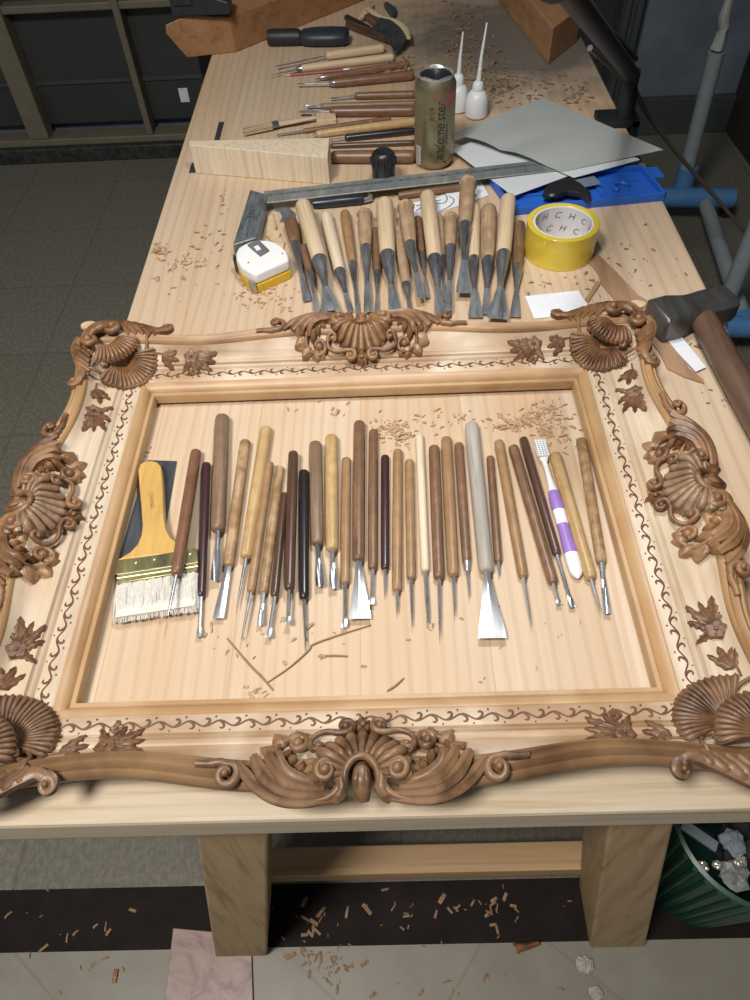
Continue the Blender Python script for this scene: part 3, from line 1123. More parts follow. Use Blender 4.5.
M_steel = metal('tool_steel', (0.46, 0.47, 0.49), 0.27, 0.5)
M_steel_dk = metal('dark_tool_steel', (0.30, 0.30, 0.315), 0.24, 0.55)
M_bright = metal('bright_steel', (0.46, 0.46, 0.46), 0.34, 0.3)
M_brass = metal('brass', (0.30, 0.27, 0.13), 0.35, 0.45)
WD = {
    'reddish': wood('handle_reddish', (0.20, 0.095, 0.055), (0.13, 0.058, 0.032), 220, 12, rough=0.4, blot=0.55, blots=75, coat=0.15),
    'purple': wood('handle_purple', (0.050, 0.022, 0.026), (0.028, 0.012, 0.015), 220, 12, rough=0.33, coat=0.3),
    'greybrown': wood('handle_greybrown', (0.225, 0.145, 0.092), (0.15, 0.09, 0.055), 220, 12, rough=0.45, light=(0.30, 0.20, 0.13), blot=0.4, blots=50),
    'bark': wood('handle_bark', (0.42, 0.28, 0.15), (0.26, 0.14, 0.065), 200, 14, rough=0.42, light=(0.52, 0.38, 0.23), blot=0.85, blotc=(0.24, 0.125, 0.05), blots=70),
    'yellow': wood('handle_yellow', (0.50, 0.34, 0.16), (0.37, 0.22, 0.085), 200, 10, rough=0.42, blot=0.55, blots=75, coat=0.1),
    'tan': wood('handle_tan', (0.34, 0.205, 0.10), (0.24, 0.13, 0.058), 220, 12, rough=0.42, blot=0.55, blots=75, coat=0.1),
    'brown': wood('handle_brown', (0.20, 0.11, 0.060), (0.125, 0.064, 0.034), 220, 12, rough=0.42, blot=0.55, blots=75, light=(0.27, 0.16, 0.09), coat=0.1),
    'dark': wood('handle_dark', (0.085, 0.043, 0.027), (0.045, 0.022, 0.014), 220, 12, rough=0.35, coat=0.25),
    'black': wood('handle_black', (0.022, 0.016, 0.017), (0.012, 0.009, 0.010), 220, 12, rough=0.32, coat=0.3),
    'cream': wood('handle_cream', (0.60, 0.46, 0.30), (0.48, 0.34, 0.20), 220, 10, rough=0.5),
    'white': wood('handle_white', (0.66, 0.55, 0.40), (0.54, 0.43, 0.29), 220, 10, rough=0.5),
    'grey': wood('handle_grey', (0.36, 0.325, 0.28), (0.25, 0.22, 0.185), 160, 9, rough=0.55, light=(0.46, 0.42, 0.37)),
    'worn': wood('handle_worn', (0.40, 0.27, 0.16), (0.25, 0.15, 0.08), 160, 12, rough=0.6, light=(0.50, 0.37, 0.24), blot=0.55, blotc=(0.24, 0.15, 0.09), blots=60),
}
PLACED = []


def seg_dist(a0, a1, b0, b1):
    best = 9
    for i in range(13):
        p = a0.lerp(a1, i / 12)
        d = b1 - b0
        t = max(0, min(1, (p - b0).dot(d) / max(d.dot(d), 1e-12)))
        best = min(best, (p - (b0 + d * t)).length)
    for i in range(13):
        p = b0.lerp(b1, i / 12)
        d = a1 - a0
        t = max(0, min(1, (p - a0).dot(d) / max(d.dot(d), 1e-12)))
        best = min(best, (p - (a0 + d * t)).length)
    return best


def tool_pose(top, bot, tip, w, tipz=None, slack=0.0006, extra=0.0, steel_r=0.0022):
    """lay a tool on the bench under its pixels; lift it where it would cross one already laid"""
    t, b = Vector((*top, 0)), Vector((*bot, 0))
    mid = (t + b) / 2
    r = iso(w / 2, P(mid.x, mid.y, .008)) * 0.94
    lt, lb = extra if isinstance(extra, tuple) else (extra, extra)
    for it in range(60):
        A = P(*top, r + lt)
        B = P(*bot, r + lb)
        C = P(*tip, max(0.0015, (r if tipz is None else tipz)) + lb * 0.8)
        hit = None
        for (a0, a1, ra, c0, c1, rc) in PLACED:
            if seg_dist(A, B, a0, a1) < r + ra - slack or seg_dist(A, B, c0, c1) < r + rc - slack or seg_dist(B, C, a0, a1) < steel_r + ra - slack:
                hit = 1
                break
        if not hit:
            break
        lt += .0009
        lb += .0009
    PLACED.append((A, B, r, B, C, steel_r))
    return A, B, C, r


def carving_tool(name, label, group, top, bot, tip, w, hm, kind, flare_px=0, hkind='straight', steel=None, ferrule=None, tipz=None, extra=0.0):
    A, B, C, r = tool_pose(top, bot, tip, w, tipz, extra=extra)
    M = frame_xy(A, B)
    L = (B - A).length
    o = thing(name, A, label, 'carving tool', group, matrix=M)
    c = M.inverted() @ C
    MB().lathe(handle_prof(L, r, hkind), 22, 'y').build('handle', WD[hm], o, angle=60)
    mb = MB()
    if kind == 'flare':
        hw = (P(tip[0] + flare_px / 2, tip[1], .004) - P(tip[0] - flare_px / 2, tip[1], .004)).length / 2
        flare(mb, (0, L, 0), c, hw, min(r * .5, .0036))
    else:
        blade(mb, (0, L, 0), c, kind, r)
    mb.build('blade', steel or M_steel, o, angle=30)
    if ferrule:
        MB().lathe([(L - .002, r * .5), (L - .002, r * .80), (L + .006, r * .62), (L + .009, r * .40), (L + .009, .001)], 18, 'y').build('ferrule', ferrule, o)
    return o


def z6(u, v):
    return 100 + u / 2.679, 400 + v / 2.679


def z7(u, v):
    return 340 + u / 2.679, 400 + v / 2.679


G1 = 'carving tools in a row inside the frame'
# order: those lying on the bench first, those lying over a neighbour later
ROW = [
    # zoom, top, bottom, tip, width, wood, blade, flare, label
    (z6, (285, 170), (271, 528), (266, 635), 28, 'purple', 'rod', 0, 'dark purple carving tool standing right of the reddish one over the brush'),
    (z6, (328, 44), (316, 352), (311, 484), 44, 'greybrown', 'gouge', 0, 'thick grey-brown gouge reaching highest in the left half of the row'),
    (z6, (390, 110), (344, 446), (317, 585), 34, 'bark', 'flare', 30, 'bark-mottled pale carving tool with a flared chisel tip, right of the thick grey-brown gouge'),
    (z6, (446, 75), (391, 423), (366, 558), 37, 'yellow', 'needle', 0, 'yellow wooden carving tool with a thin dark point, tallest yellow handle'),
    (z6, (455, 168), (404, 515), (378, 645), 27, 'tan', 'needle', 0, 'tan needle tool tucked against the right of the yellow handle'),
    (z6, (482, 180), (438, 519), (430, 605), 29, 'bark', 'gouge', 0, 'mottled tan bark handled gouge left of the thin dark brown handle'),
    (z6, (494, 250), (468, 528), (452, 637), 25, 'dark', 'rod', 0, 'thin dark brown tool squeezed beside the mottled bark gouge'),
    (z6, (518, 140), (507, 510), (504, 600), 31, 'dark', 'rod', 0, 'glossy dark red-brown carving tool left of the near-black one'),
    (z6, (546, 190), (547, 535), (552, 672), 31, 'black', 'needle', 0, 'near-black carving tool with a long needle, its tip over the dry stem'),
    (z6, (577, 115), (583, 388), (590, 500), 39, 'greybrown', 'gouge', 0, 'short thick grey-brown gouge left of a pale yellow handle'),
    (z6, (620, 97), (622, 404), (627, 506), 39, 'yellow', 'gouge', 0, 'pale yellow handled gouge right of the short grey-brown one'),
    (z6, (660, 157), (657, 493), (655, 610), 29, 'tan', 'rod', 0, 'mid-brown thin tool just left of the small flared chisel'),
    (z7, (52, 60), (50, 433), (54, 586), 36, 'brown', 'flare', 58, 'brown handled chisel with a small flared blade in the middle of the row'),
    (z7, (90, 82), (88, 455), (85, 548), 29, 'brown', 'rod', 0, 'brown carving tool right of the small flared chisel'),
    (z7, (121, 150), (121, 455), (121, 525), 26, 'purple', 'needle', 0, 'short black-purple tool in the middle of the row'),
    (z7, (155, 135), (153, 512), (154, 572), 30, 'tan', 'needle', 0, 'tan-brown tool right of the short black-purple one'),
    (z7, (186, 162), (191, 480), (194, 607), 28, 'tan', 'needle', 0, 'tan needle tool left of the white handle'),
    (z7, (213, 96), (229, 460), (238, 606), 26, 'white', 'hook', 0, 'white wooden handled tool with a bent hooked tip'),
    (z7, (252, 125), (266, 480), (268, 637), 34, 'brown', 'needle', 0, 'brown tool with a long needle, right of the white handle'),
    (z7, (285, 102), (304, 472), (308, 580), 34, 'tan', 'needle', 0, 'light brown tool second left of the big grey chisel'),
    (z7, (318, 117), (340, 438), (347, 530), 28, 'brown', 'needle', 0, 'brown tool with a pale ferrule leaning on the big grey chisel'),
    (z7, (352, 64), (393, 462), (409, 638), 44, 'grey', 'flare', 75, 'big grey weathered chisel with a wide flared blade'),
    (z7, (402, 152), (425, 435), (427, 470), 24, 'brown', 'needle', 0, 'short thin brown tool right of the big grey chisel'),
    (z7, (425, 110), (491, 476), (513, 606), 30, 'tan', 'needle', 0, 'slanting tan-brown tool with a long needle, alone in the right half'),
    (z7, (463, 124), (572, 493), (587, 548), 32, 'brown', 'rod', 0, 'slanting brown tool left of the thin dark one beside the toothbrush'),
    (z7, (490, 102), (582, 416), (623, 556), 27, 'dark', 'rod', 0, 'thin dark slanting tool just left of the toothbrush'),
    (z7, (575, 144), (673, 480), (700, 570), 36, 'yellow', 'needle', 0, 'pale yellow slanting tool right of the toothbrush'),
    (z7, (645, 105), (701, 438), (713, 573), 31, 'bark', 'gouge', 0, 'mottled bark handled gouge at the right end of the row'),
]
for (zf, a, b, c, w, hm, kind, fl, lab) in ROW:
    steel = M_bright if kind == 'flare' else M_steel_dk if kind in ('needle', 'gouge') and hm in ('black', 'greybrown', 'white') else M_steel
    carving_tool('carving_tool' if kind in ('needle', 'rod', 'hook') else 'carving_gouge' if kind == 'gouge' else 'carving_chisel', lab, G1, zf(*a), zf(*b), zf(*c), w / 2.679, WD and hm, kind, fl / 2.679,
                 steel=steel, ferrule=M_bright if 'pale ferrule' in lab else None)

carving_tool('carving_tool', 'reddish-brown carving tool at the left end, resting on the wide brush', G1, z6(258, 137), z6(204, 470), z6(182, 578), 34 / 2.679, 'reddish', 'needle', steel=M_steel_dk, tipz=.012, extra=(.001, .0165))
# toothbrush lying in the row
A, B = P(*z7(570, 250), .005), P(*z7(638, 478), .005)
A2 = P(*z7(533, 112), .007)
M = frame_xy(A2, B)
tb = thing('toothbrush', A2, 'purple and white plastic toothbrush lying among the tools at the right', 'toothbrush', matrix=M)
L = (B - A2).length
M_purple = plain('purple_plastic', (0.30, 0.17, 0.50), 0.4, var=0.06)
M_wplast = plain('white_plastic', (0.78, 0.78, 0.80), 0.35, var=0.04)
mb = MB()
prof = [(0.20, .0026), (.30, .0030), (.36, .0040), (.42, .0060), (.50, .0068), (.58, .0062), (.68, .0060), (.80, .0068), (.90, .0070), (.96, .0062), (.99, .0040), (1.0, .0012)]
segs = [(.18, 0), (.40, 0), (.41, 1), (.53, 1), (.54, 0), (.64, 0), (.65, 1), (.83, 1), (.84, 0), (1, 0)]


def seg_mat(t):
    m_ = 0
    for a, k in segs:
        if t >= a:
            m_ = k
    return m_


rings = []
K = 40
for i in range(K + 1):
    t = .2 + .8 * i / K
    for (t0, r0), (t1, r1) in zip(prof, prof[1:]):
        if t <= t1 + 1e-9:
            rr = r0 + (r1 - r0) * (t - t0) / (t1 - t0)
            break
    rings.append((L * t, max(rr, .0006)))
mb.lathe(rings, 18, 'y', (0, 0, 0), 0, (1.0, 0.72), mis=[seg_mat(.2 + .8 * (i + .5) / K) for i in range(K)])
mb.build('handle', [M_wplast, M_purple], tb)
mb = MB()
mb.lathe([(-.002, .001), (0, .0045), (.006, .0062), (.020, .0062), (.026, .0045), (.030, .0028), (L * .22, .0026)], 16, 'y', (0, 0, 0), 0, (1, .42))
hd = mb.build('head', M_wplast, tb)
mb = MB()
for ix in range(4):
    for iy in range(8):
        x, y = -.0045 + ix * .003, .002 + iy * .003
        mb.tube([(x, y, .001), (x * 1.05, y, .0046)], [.0014, .0016], n=6)
mb.build('bristles', plain('tooth_bristles', (0.74, 0.76, 0.78), 0.6, var=0.05), hd)

# ------------------------------------------------------------------ the bigger chisels beyond the frame
def z3(u, v):
    return 220 + u / 4.167, 170 + v / 4.167


def z4(u, v):
    return 380 + u / 3.125, 160 + v / 3.125


G2 = 'wood chisels laid side by side beyond the frame'


def big_chisel(label, zf, sc, top, bot, tip, w, hm, hw_px, kind='chisel', burr=False, steel=None, extra=0.0):
    A, B, C, r = tool_pose(zf(*top), zf(*bot), zf(*tip), w / sc, .004, extra=extra, steel_r=.004)
    M = frame_xy(A, B)
    o = thing('wood_chisel', A, label, 'chisel', G2, matrix=M)
    L = (B - A).length
    c = M.inverted() @ C
    MB().lathe(handle_prof(L, r, 'taper' if hm not in ('cream', 'white') else 'flat'), 24, 'y').build('handle', WD[hm], o, angle=60)
    d = (c - Vector((0, L, 0)))
    D = d.length
    dn = d.normalized()
    pts = [Vector((0, L - .003, 0)), Vector((0, L, 0)) + dn * .001, Vector((0, L, 0)) + d * .22, Vector((0, L, 0)) + d * .40, Vector((0, L, 0)) + d * .55]
    k = .80 if hm not in ('cream', 'white') else .9
    MB().tube(pts, [r * k * .9, r * k, r * k * .72, r * k * .45, r * k * .34], n=18).build('socket', M_steel_dk, o)
    hw = hw_px / sc
    tpx = zf(*tip)
    hw = (P(tpx[0] + hw / 2, tpx[1]) - P(tpx[0] - hw / 2, tpx[1])).length / 2
    p0 = Vector((0, L, 0)) + d * .5
    wv = Vector((1, -d.x / d.y, 0)).normalized()
    nk = r * .30
    dish = .35 * hw if kind == 'gouge' else 0
    S = [(0, nk, nk * 1.5, 0), (.2, nk + (hw - nk) * .25, nk * 1.1, dish * .4), (.55, nk + (hw - nk) * .65, .0032, dish * .8), (.85, hw * .97, .0026, dish), (1, hw, .0006, dish)]
    mb = MB()
    mb.loft(blade_secs([(p0 + d * .5 * t, wv, a, th, di) for t, a, th, di in S]))
    mb.build('blade', steel or M_steel, o, angle=30)
    if burr:
        rnd = random.Random(len(label) * 7 + 3)
        mb = MB()
        prof = [(-.0012, r * .5), (-.0012, r * .95), (.001, r * 1.12), (.004, r * 1.16), (.0075, r * 1.02), (.0075, r * .9)]
        mb.lathe(prof, 24, 'y')
        for i, p in enumerate(mb.v):
            kx = 1 + rnd.uniform(-.10, .10)
            mb.v[i] = (p[0] * kx, p[1] + rnd.uniform(-.0012, .0012), p[2] * kx)
        mb.build('mushroomed_end', WD['worn'], o)
    return o


BIG = [
    ('brown handled chisel at the left end of the chisel row', z3, 4.167, (293, 212), (315, 312), (364, 545), 60, 'brown', 34, 'chisel', False),
    ('brown chisel mostly under the left tall beige handle', z3, 4.167, (352, 320), (374, 430), (403, 592), 44, 'brown', 20, 'gouge', False),
    ('pale handled chisel right of the tall beige one', z3, 4.167, (444, 192), (499, 424), (545, 594), 56, 'white', 24, 'gouge', False),
    ('tan-brown handled chisel left of the first burred handle', z3, 4.167, (521, 180), (553, 392), (576, 594), 47, 'tan', 20, 'chisel', False),
    ('thin brown chisel half hidden right of the first burred handle', z3, 4.167, (650, 250), (655, 430), (655, 596), 42, 'brown', 20, 'gouge', False),
    ('worn brown chisel behind the middle burred handle', z4, 3.125, (58, 215), (82, 392), (96, 478), 40, 'worn', 16, 'chisel', False),
    ('narrow brown chisel between the middle burred handle and a long pale one', z4, 3.125, (118, 182), (131, 295), (150, 430), 28, 'brown', 14, 'chisel', False),
    ('brown chisel hidden behind the longest pale handle', z4, 3.125, (187, 180), (194, 305), (205, 440), 28, 'worn', 14, 'chisel', False),
    ('short worn chisel right of the longest pale handle', z4, 3.125, (221, 182), (220, 276), (214, 472), 45, 'worn', 22, 'gouge', True),
    ('pale yellowish chisel under the burred handle that lies highest', z4, 3.125, (296, 148), (293, 310), (299, 492), 40, 'cream', 46, 'chisel', False),
    ('mid-brown chisel left of the right-hand pale handle', z4, 3.125, (340, 152), (338, 315), (330, 482), 54, 'worn', 24, 'gouge', False),
    ('brown chisel at the right end of the chisel row', z4, 3.125, (435, 202), (430, 334), (422, 490), 44, 'brown', 34, 'chisel', False),
    ('tall beige chisel near the left end, with a wide flared blade', z3, 4.167, (346, 147), (415, 376), (462, 585), 74, 'cream', 74, 'chisel', False),
    ('chisel with a burred fibrous butt, leftmost of the burred handles', z3, 4.167, (603, 184), (609, 326), (617, 592), 62, 'worn', 34, 'gouge', True),
    ('thick beige chisel with a nick in its handle, in the middle of the chisel row', z3, 4.167, (686, 137), (698, 356), (730, 594), 76, 'cream', 50, 'chisel', False),
    ('burred brown chisel right of the thick beige one', z4, 3.125, (80, 145), (95, 266), (130, 432), 50, 'worn', 26, 'gouge', True),
    ('longest pale handled chisel right of the middle burred handle', z4, 3.125, (148, 112), (171, 310), (189, 482), 53, 'cream', 36, 'chisel', False),
    ('right-hand pale chisel with a fan-shaped blade', z4, 3.125, (401, 122), (386, 296), (366, 496), 52, 'cream', 62, 'chisel', False),
    ('burred brown chisel lying highest in the row, on the white drawing', z4, 3.125, (275, 72), (265, 206), (261, 415), 52, 'worn', 46, 'chisel', True),
]
for (lab, zf, sc, a, b, c, w, hm, hw, kind, burr) in BIG:
    big_chisel(lab, zf, sc, a, b, c, w, hm, hw, kind, burr)

# ------------------------------------------------------------------ tools at the back of the bench
G3 = 'tools lying across the back of the bench'


def zb5(u, v):
    return 180 + u / 3.125, 80 + v / 3.125


def zb4(u, v):
    return 260 + u / 4.6875, v / 4.6875


BACK = [
    (zb4, 4.6875, (700, 300), (300, 362), (262, 372), 34, 'brown', 'rod', 'brown handle half covered with shavings, behind the steel-collared brown one'),
    (zb4, 4.6875, (583, 226), (310, 262), (75, 312), 42, 'cream', 'rod', 'cream handled tool with a long bent steel shank, farthest of the two cream ones'),
    (zb4, 4.6875, (628, 268), (190, 322), (30, 357), 38, 'cream', 'needle', 'cream handled tool with a dark collar and needle, in front of the other cream one'),
    (zb4, 4.6875, (722, 352), (345, 390), (175, 394), 46, 'reddish', 'rod', 'long reddish-brown tool with a steel collar, lying left of the can'),
    (zb5, 3.125, (735, 45), (545, 50), (470, 58), 24, 'brown', 'rod', 'thin grey-brown tool alone between the two reddish ones left of the can'),
    (zb5, 3.125, (735, 73), (440, 82), (395, 86), 20, 'greybrown', 'gouge', 'thin greyish tool lying along the back of a reddish-brown handle'),
    (zb5, 3.125, (735, 96), (467, 99), (372, 102), 34, 'reddish', 'gouge', 'thick reddish-brown handle behind the small flat brush'),
    (zb5, 3.125, (660, 121), (385, 160), (305, 171), 17, 'brown', 'hook', 'slim brown tool with a white-tipped hook beside the pale wood wedge'),
    (zb5, 3.125, (735, 129), (425, 170), (412, 172), 26, 'yellow', 'needle', 'pale tan stick with a white point slanting towards the can'),
    (zb5, 3.125, (735, 158), (515, 181), (468, 187), 24, 'black', 'rod', 'black handled tool in front of the pale tan stick'),
    (zb5, 3.125, (735, 196), (470, 206), (455, 208), 18, 'dark', 'rod', 'thin dark rod in front of the black handled tool'),
    (zb5, 3.125, (735, 240), (472, 240), (440, 241), 42, 'brown', 'rod', 'thick brown handle behind the black knob, nearest of the back tools'),
]
for (zf, sc, a, b, c, w, hm, kind, lab) in BACK:
    o = carving_tool('carving_tool', lab, G3, zf(*a), zf(*b), zf(*c), w / sc, hm, kind, ferrule=M_steel_dk if 'collar' in lab else None)
# red pencil
A, B, C, r = tool_pose(zb4(400, 328), zb4(140, 352), zb4(106, 356), 14 / 4.6875)
M = frame_xy(A, B)
pc = thing('pencil', A, 'thin red pencil lying between the cream and the reddish-brown tools', 'pencil', G3, matrix=M)
L = (B - A).length
D = (C - B).length
MB().lathe([(0, .0005), (0, r), (L, r)] + [(L, .0008)], 6, 'y').build('shaft', plain('red_lacquer', (0.28, 0.04, 0.035), 0.4), pc, angle=25)
mb = MB()
mb.lathe([(L, r * .97), (L + D * .6, r * .4), (L + D, .0003)], 12, 'y')
mb.build('sharpened_tip', WD['cream'], pc)
MB().lathe([(-.008, .001), (-.008, r * 1.1), (.004, r * 1.15), (.004, .001)], 12, 'y').build('eraser_cap', M_wplast, pc)
# ------------------------------------------------------------------ flat brush on a scraper plate
def pxy(pts, z=0.0):
    return [(q.x, q.y) for q in (P(a, b, z) for a, b in pts)]


def zbr(u, v):
    return 110 + u / 5.267, 450 + v / 5.263


mark(MB().prism(pxy([zbr(205, 55), zbr(352, 60), zbr(300, 372), zbr(262, 560), zbr(48, 566), zbr(120, 320)], .001), TZ + .0002, TZ + .0016).build('scraper_plate', metal('blued_steel', (0.115, 0.125, 0.14), 0.45, 0.25), smooth=False),
     'dark blue-grey steel scraper plate lying under the wide flat brush', 'scraper')
base = P(*zbr(220, 590), 0)
br_ = thing('paint_brush', base, 'wide flat brush with a yellow wooden handle and white bristles', 'brush')
o2 = Vector((base.x, base.y, 0))


def loc2(pts, z):
    return [(a - base.x, b - base.y) for a, b in pxy(pts, z)]


hl = [zbr(*p) for p in ((40, 582), (66, 566), (108, 540), (146, 500), (166, 450), (172, 400), (166, 300), (156, 200), (149, 110), (160, 76), (190, 62), (222, 60), (252, 68), (270, 90), (277, 150), (281, 250), (285, 360), (296, 420), (322, 466), (370, 500), (432, 524), (440, 534))]
M_bh = wood('brush_handle_wood', (0.56, 0.35, 0.105), (0.46, 0.27, 0.07), 90, 8, rough=0.4, coat=0.2)
MB().prism(loc2(hl, .013), .0035, .0145).build('handle', M_bh, br_, bevel=.003, angle=50, bseg=3)
fe = [zbr(*p) for p in ((38, 588), (444, 520), (462, 520), (464, 640), (38, 708))]
MB().prism(loc2(fe, .014), .0025, .0155).build('ferrule', M_brass, br_, bevel=.0015)
mb = MB()
for (v0, v1) in ((655, 592), (676, 612)):
    a, b = P(*zbr(38, v0), .016), P(*zbr(463, v1), .016)
    mb.tube([a - base, b - base], .0012, n=8)
for q in ((135, 592), (232, 575), (335, 560), (420, 546)):
    c_ = P(*zbr(*q), .0158) - base
    mb.ball(c_, (.0016, .0016, .0007), 8, 5)
mb.build('crimp', metal('pale_brass', (0.50, 0.46, 0.30), 0.4, 0.2), br_)
rnd = random.Random(3)
mb = MB()
mb.prism(loc2([zbr(42, 700), zbr(462, 636), zbr(452, 826), zbr(34, 890)], .008), .003, .0112)
for i in range(700):
    t = rnd.random()
    z0 = rnd.uniform(.004, .0142)
    a = P(*zbr(40 + 422 * t, 700 - 64 * t), z0) - base
    e = rnd.gauss(0, 8)
    b = P(*zbr(24 + 436 * t + e, 905 - 62 * t + rnd.uniform(-24, 12)), z0 * .45 + .002) - base
    m_ = (a + b) / 2 + Vector((rnd.uniform(-.001, .001), 0, rnd.uniform(0, .003)))
    mb.tube([a, m_, b], [.0010, .0011, .0004], n=4)
mb.build('bristles', plain('white_bristles', (0.66, 0.63, 0.57), 0.7, var=0.12, scale=300), br_, angle=30)
tv, tf = text_mesh('CHANG', .0062)
ca, cb = P(*zbr(214, 200), .0148), P(*zbr(224, 330), .0148)
dv = (cb - ca).normalized()
nv = Vector((0, 0, 1)).cross(dv)
ctr = (ca + cb) / 2 - base
mb = MB()
mb.add([ctr + dv * v_.x + nv * v_.y + Vector((0, 0, .00015)) for v_ in tv], tf)
mb.build('stamped_lettering', plain('faded_ink', (0.30, 0.17, 0.05), 0.6), br_, smooth=False)

# ------------------------------------------------------------------ try square and offcut
def zsq(u, v):
    return 225 + u / 9.09, 180 + v / 9.09


sb = P(250, 219)
sq = thing('try_square', sb, 'grey metal try square with a long ruler blade lying across the bench', 'try square')


def locs(pts, z, o):
    return [(q.x - o.x, q.y - o.y) for q in (P(a, b, z) for a, b in pts)]


M_alu = metal('scuffed_aluminium', (0.27, 0.295, 0.315), 0.5, 0.5, 90)
M_alu2 = metal('pale_aluminium', (0.42, 0.44, 0.43), 0.5, 0.2)
MB().prism(locs([zsq(228, 85), zsq(385, 128), zsq(330, 380), zsq(296, 520), zsq(70, 588)], .022, sb), 0.0002, .022).build('stock', M_alu, sq, bevel=.0015)
MB().prism(locs([(264, 192.5), (637, 150.5), (638, 162), (267, 204)], .0165, sb), .0168, .0188).build('ruler_blade', M_alu2, sq, bevel=.0004)
MB().prism(locs([(264, 195.7), (637, 153.2), (637, 155), (264, 198)], .0172, sb), .0187, .0191).build('ruler_groove', M_alu, sq)
tv, tf = text_mesh('ZXS', .013)
ca = P(*zsq(240, 310), .0222)
d1 = (P(*zsq(228, 85), .022) - P(*zsq(70, 588), .022)).normalized()
n1 = Vector((0, 0, 1)).cross(d1)
mb = MB()
mb.add([ca - sb + d1 * v_.x + n1 * v_.y + Vector((0, 0, .0002)) for v_ in tv], tf)
mb.build('stamped_lettering', plain('black_ink', (0.03, 0.03, 0.035), 0.5), sq, smooth=False)
mark(MB().prism(locs([zsq(412, 200), zsq(470, 182), zsq(560, 232), zsq(640, 300), zsq(640, 352), zsq(560, 380), zsq(500, 372), zsq(520, 330), zsq(500, 280), zsq(450, 270)], .003, Vector((0, 0, 0))), TZ + .0002, TZ + .0032).build('steel_plate', metal('blue_grey_plate', (0.26, 0.31, 0.34), 0.45, 0.3), smooth=False, bevel=.0004),
     'small blue-grey metal plate with a notch, beside the square stock', 'metal plate')
mark(MB().prism(locs([zsq(392, 330), zsq(430, 300), zsq(470, 420), zsq(455, 455), zsq(505, 480), zsq(490, 520), zsq(540, 560), zsq(530, 640), zsq(440, 560), zsq(370, 500)], .004, Vector((0, 0, 0))), TZ + .0002, TZ + .005).build('wood_offcut', M_tip, smooth=False, bevel=.0008),
     'small pale wood offcut with a scalloped edge behind the tape measure', 'offcut')

# ------------------------------------------------------------------ tape measure
tmb = P(*zsq(330, 780))
tm = thing('tape_measure', tmb, 'white and yellow tape measure with a grey belt clip on top', 'tape measure')
HT = .031
tpoly = [(96, 660), (120, 610), (190, 570), (250, 550), (310, 540), (380, 542), (450, 556), (510, 590), (560, 640), (578, 690), (580, 722), (420, 792), (272, 858), (210, 826), (150, 788), (100, 715)]
tl_ = locs([zsq(*p) for p in tpoly], HT, tmb)
MB().prism(tl_, .0002, .0135).build('lower_case', plain('yellow_plastic', (0.66, 0.42, 0.02), 0.35, var=0.05), tm, bevel=.0012)
MB().prism(tl_, .0137, HT).build('upper_case', plain('white_case_plastic', (0.80, 0.80, 0.79), 0.35, var=0.03), tm, bevel=.004, bseg=4, angle=60)
cl_ = locs([zsq(204, 600), zsq(308, 556), zsq(405, 650), zsq(322, 700)], HT, tmb)
MB().prism(cl_, HT - .0004, HT + .003).build('belt_clip', plain('grey_clip', (0.14, 0.145, 0.15), 0.4), tm, bevel=.0008)
cw = locs([zsq(262, 612), zsq(300, 596), zsq(330, 632), zsq(290, 648)], HT + .003, tmb)
MB().prism(cw, HT + .0028, HT + .0040).build('clip_hole', M_wplast, tm)
nz = locs([zsq(84, 690), zsq(160, 770), zsq(150, 800), zsq(74, 735)], .02, tmb)
MB().prism(nz, .002, .024).build('mouth', plain('black_rubber', (0.02, 0.02, 0.022), 0.5), tm, bevel=.001)
mb = MB()
for q in ((212, 752), (522, 668)):
    mb.ball(P(*zsq(*q), HT) - tmb, (.0016, .0016, .0006), 8, 5)
mb.build('screw', M_steel_dk, tm)
sp_ = locs([zsq(196, 822), zsq(262, 858), zsq(264, 868), zsq(196, 834)], HT, tmb)
MB().prism(sp_, .003, HT - .012).build('steel_hook', M_bright, tm)

# ------------------------------------------------------------------ roll of packing tape
H = .047
tc_ = P(563.5, 221.5, H)
rt = iso(35.6, tc_)
tr = thing('packing_tape_roll', (tc_.x, tc_.y, TZ), 'roll of yellow packing tape standing flat beside the blue tray', 'tape roll')
m, nt, bs = new_mat('yellow_tape')
f1 = noise(nt, obj_coords(nt, (6, 6, 40)), 1.0, 4, 0.6)
nt.links.new(ramp(nt, f1, [(0.3, (0.56, 0.41, 0.03)), (0.7, (0.72, 0.56, 0.07))]), bs.inputs['Base Color'])
bs.inputs['Roughness'].default_value = 0.2
bs.inputs['Coat Weight'].default_value = 0.4
M_tape = m
ri = rt * .84


def ring(r0, r1, z0, z1, mb, n=64):
    mb.loft([[(r * math.cos(2 * PI * k / n), r * math.sin(2 * PI * k / n), z) for r, z in ((r0, z0), (r1, z0), (r1, z1), (r0, z1))] for k in range(n)])
    # close the ring: drop the two end caps and stitch
    mb.f = mb.f[:-2]
    mb.m = mb.m[:-2]
    o = len(mb.v) - 4 * n
    for j in range(4):
        j2 = (j + 1) % 4
        mb.f.append((o + (n - 1) * 4 + j, o + (n - 1) * 4 + j2, o + j2, o + j))
        mb.m.append(0)
    return mb


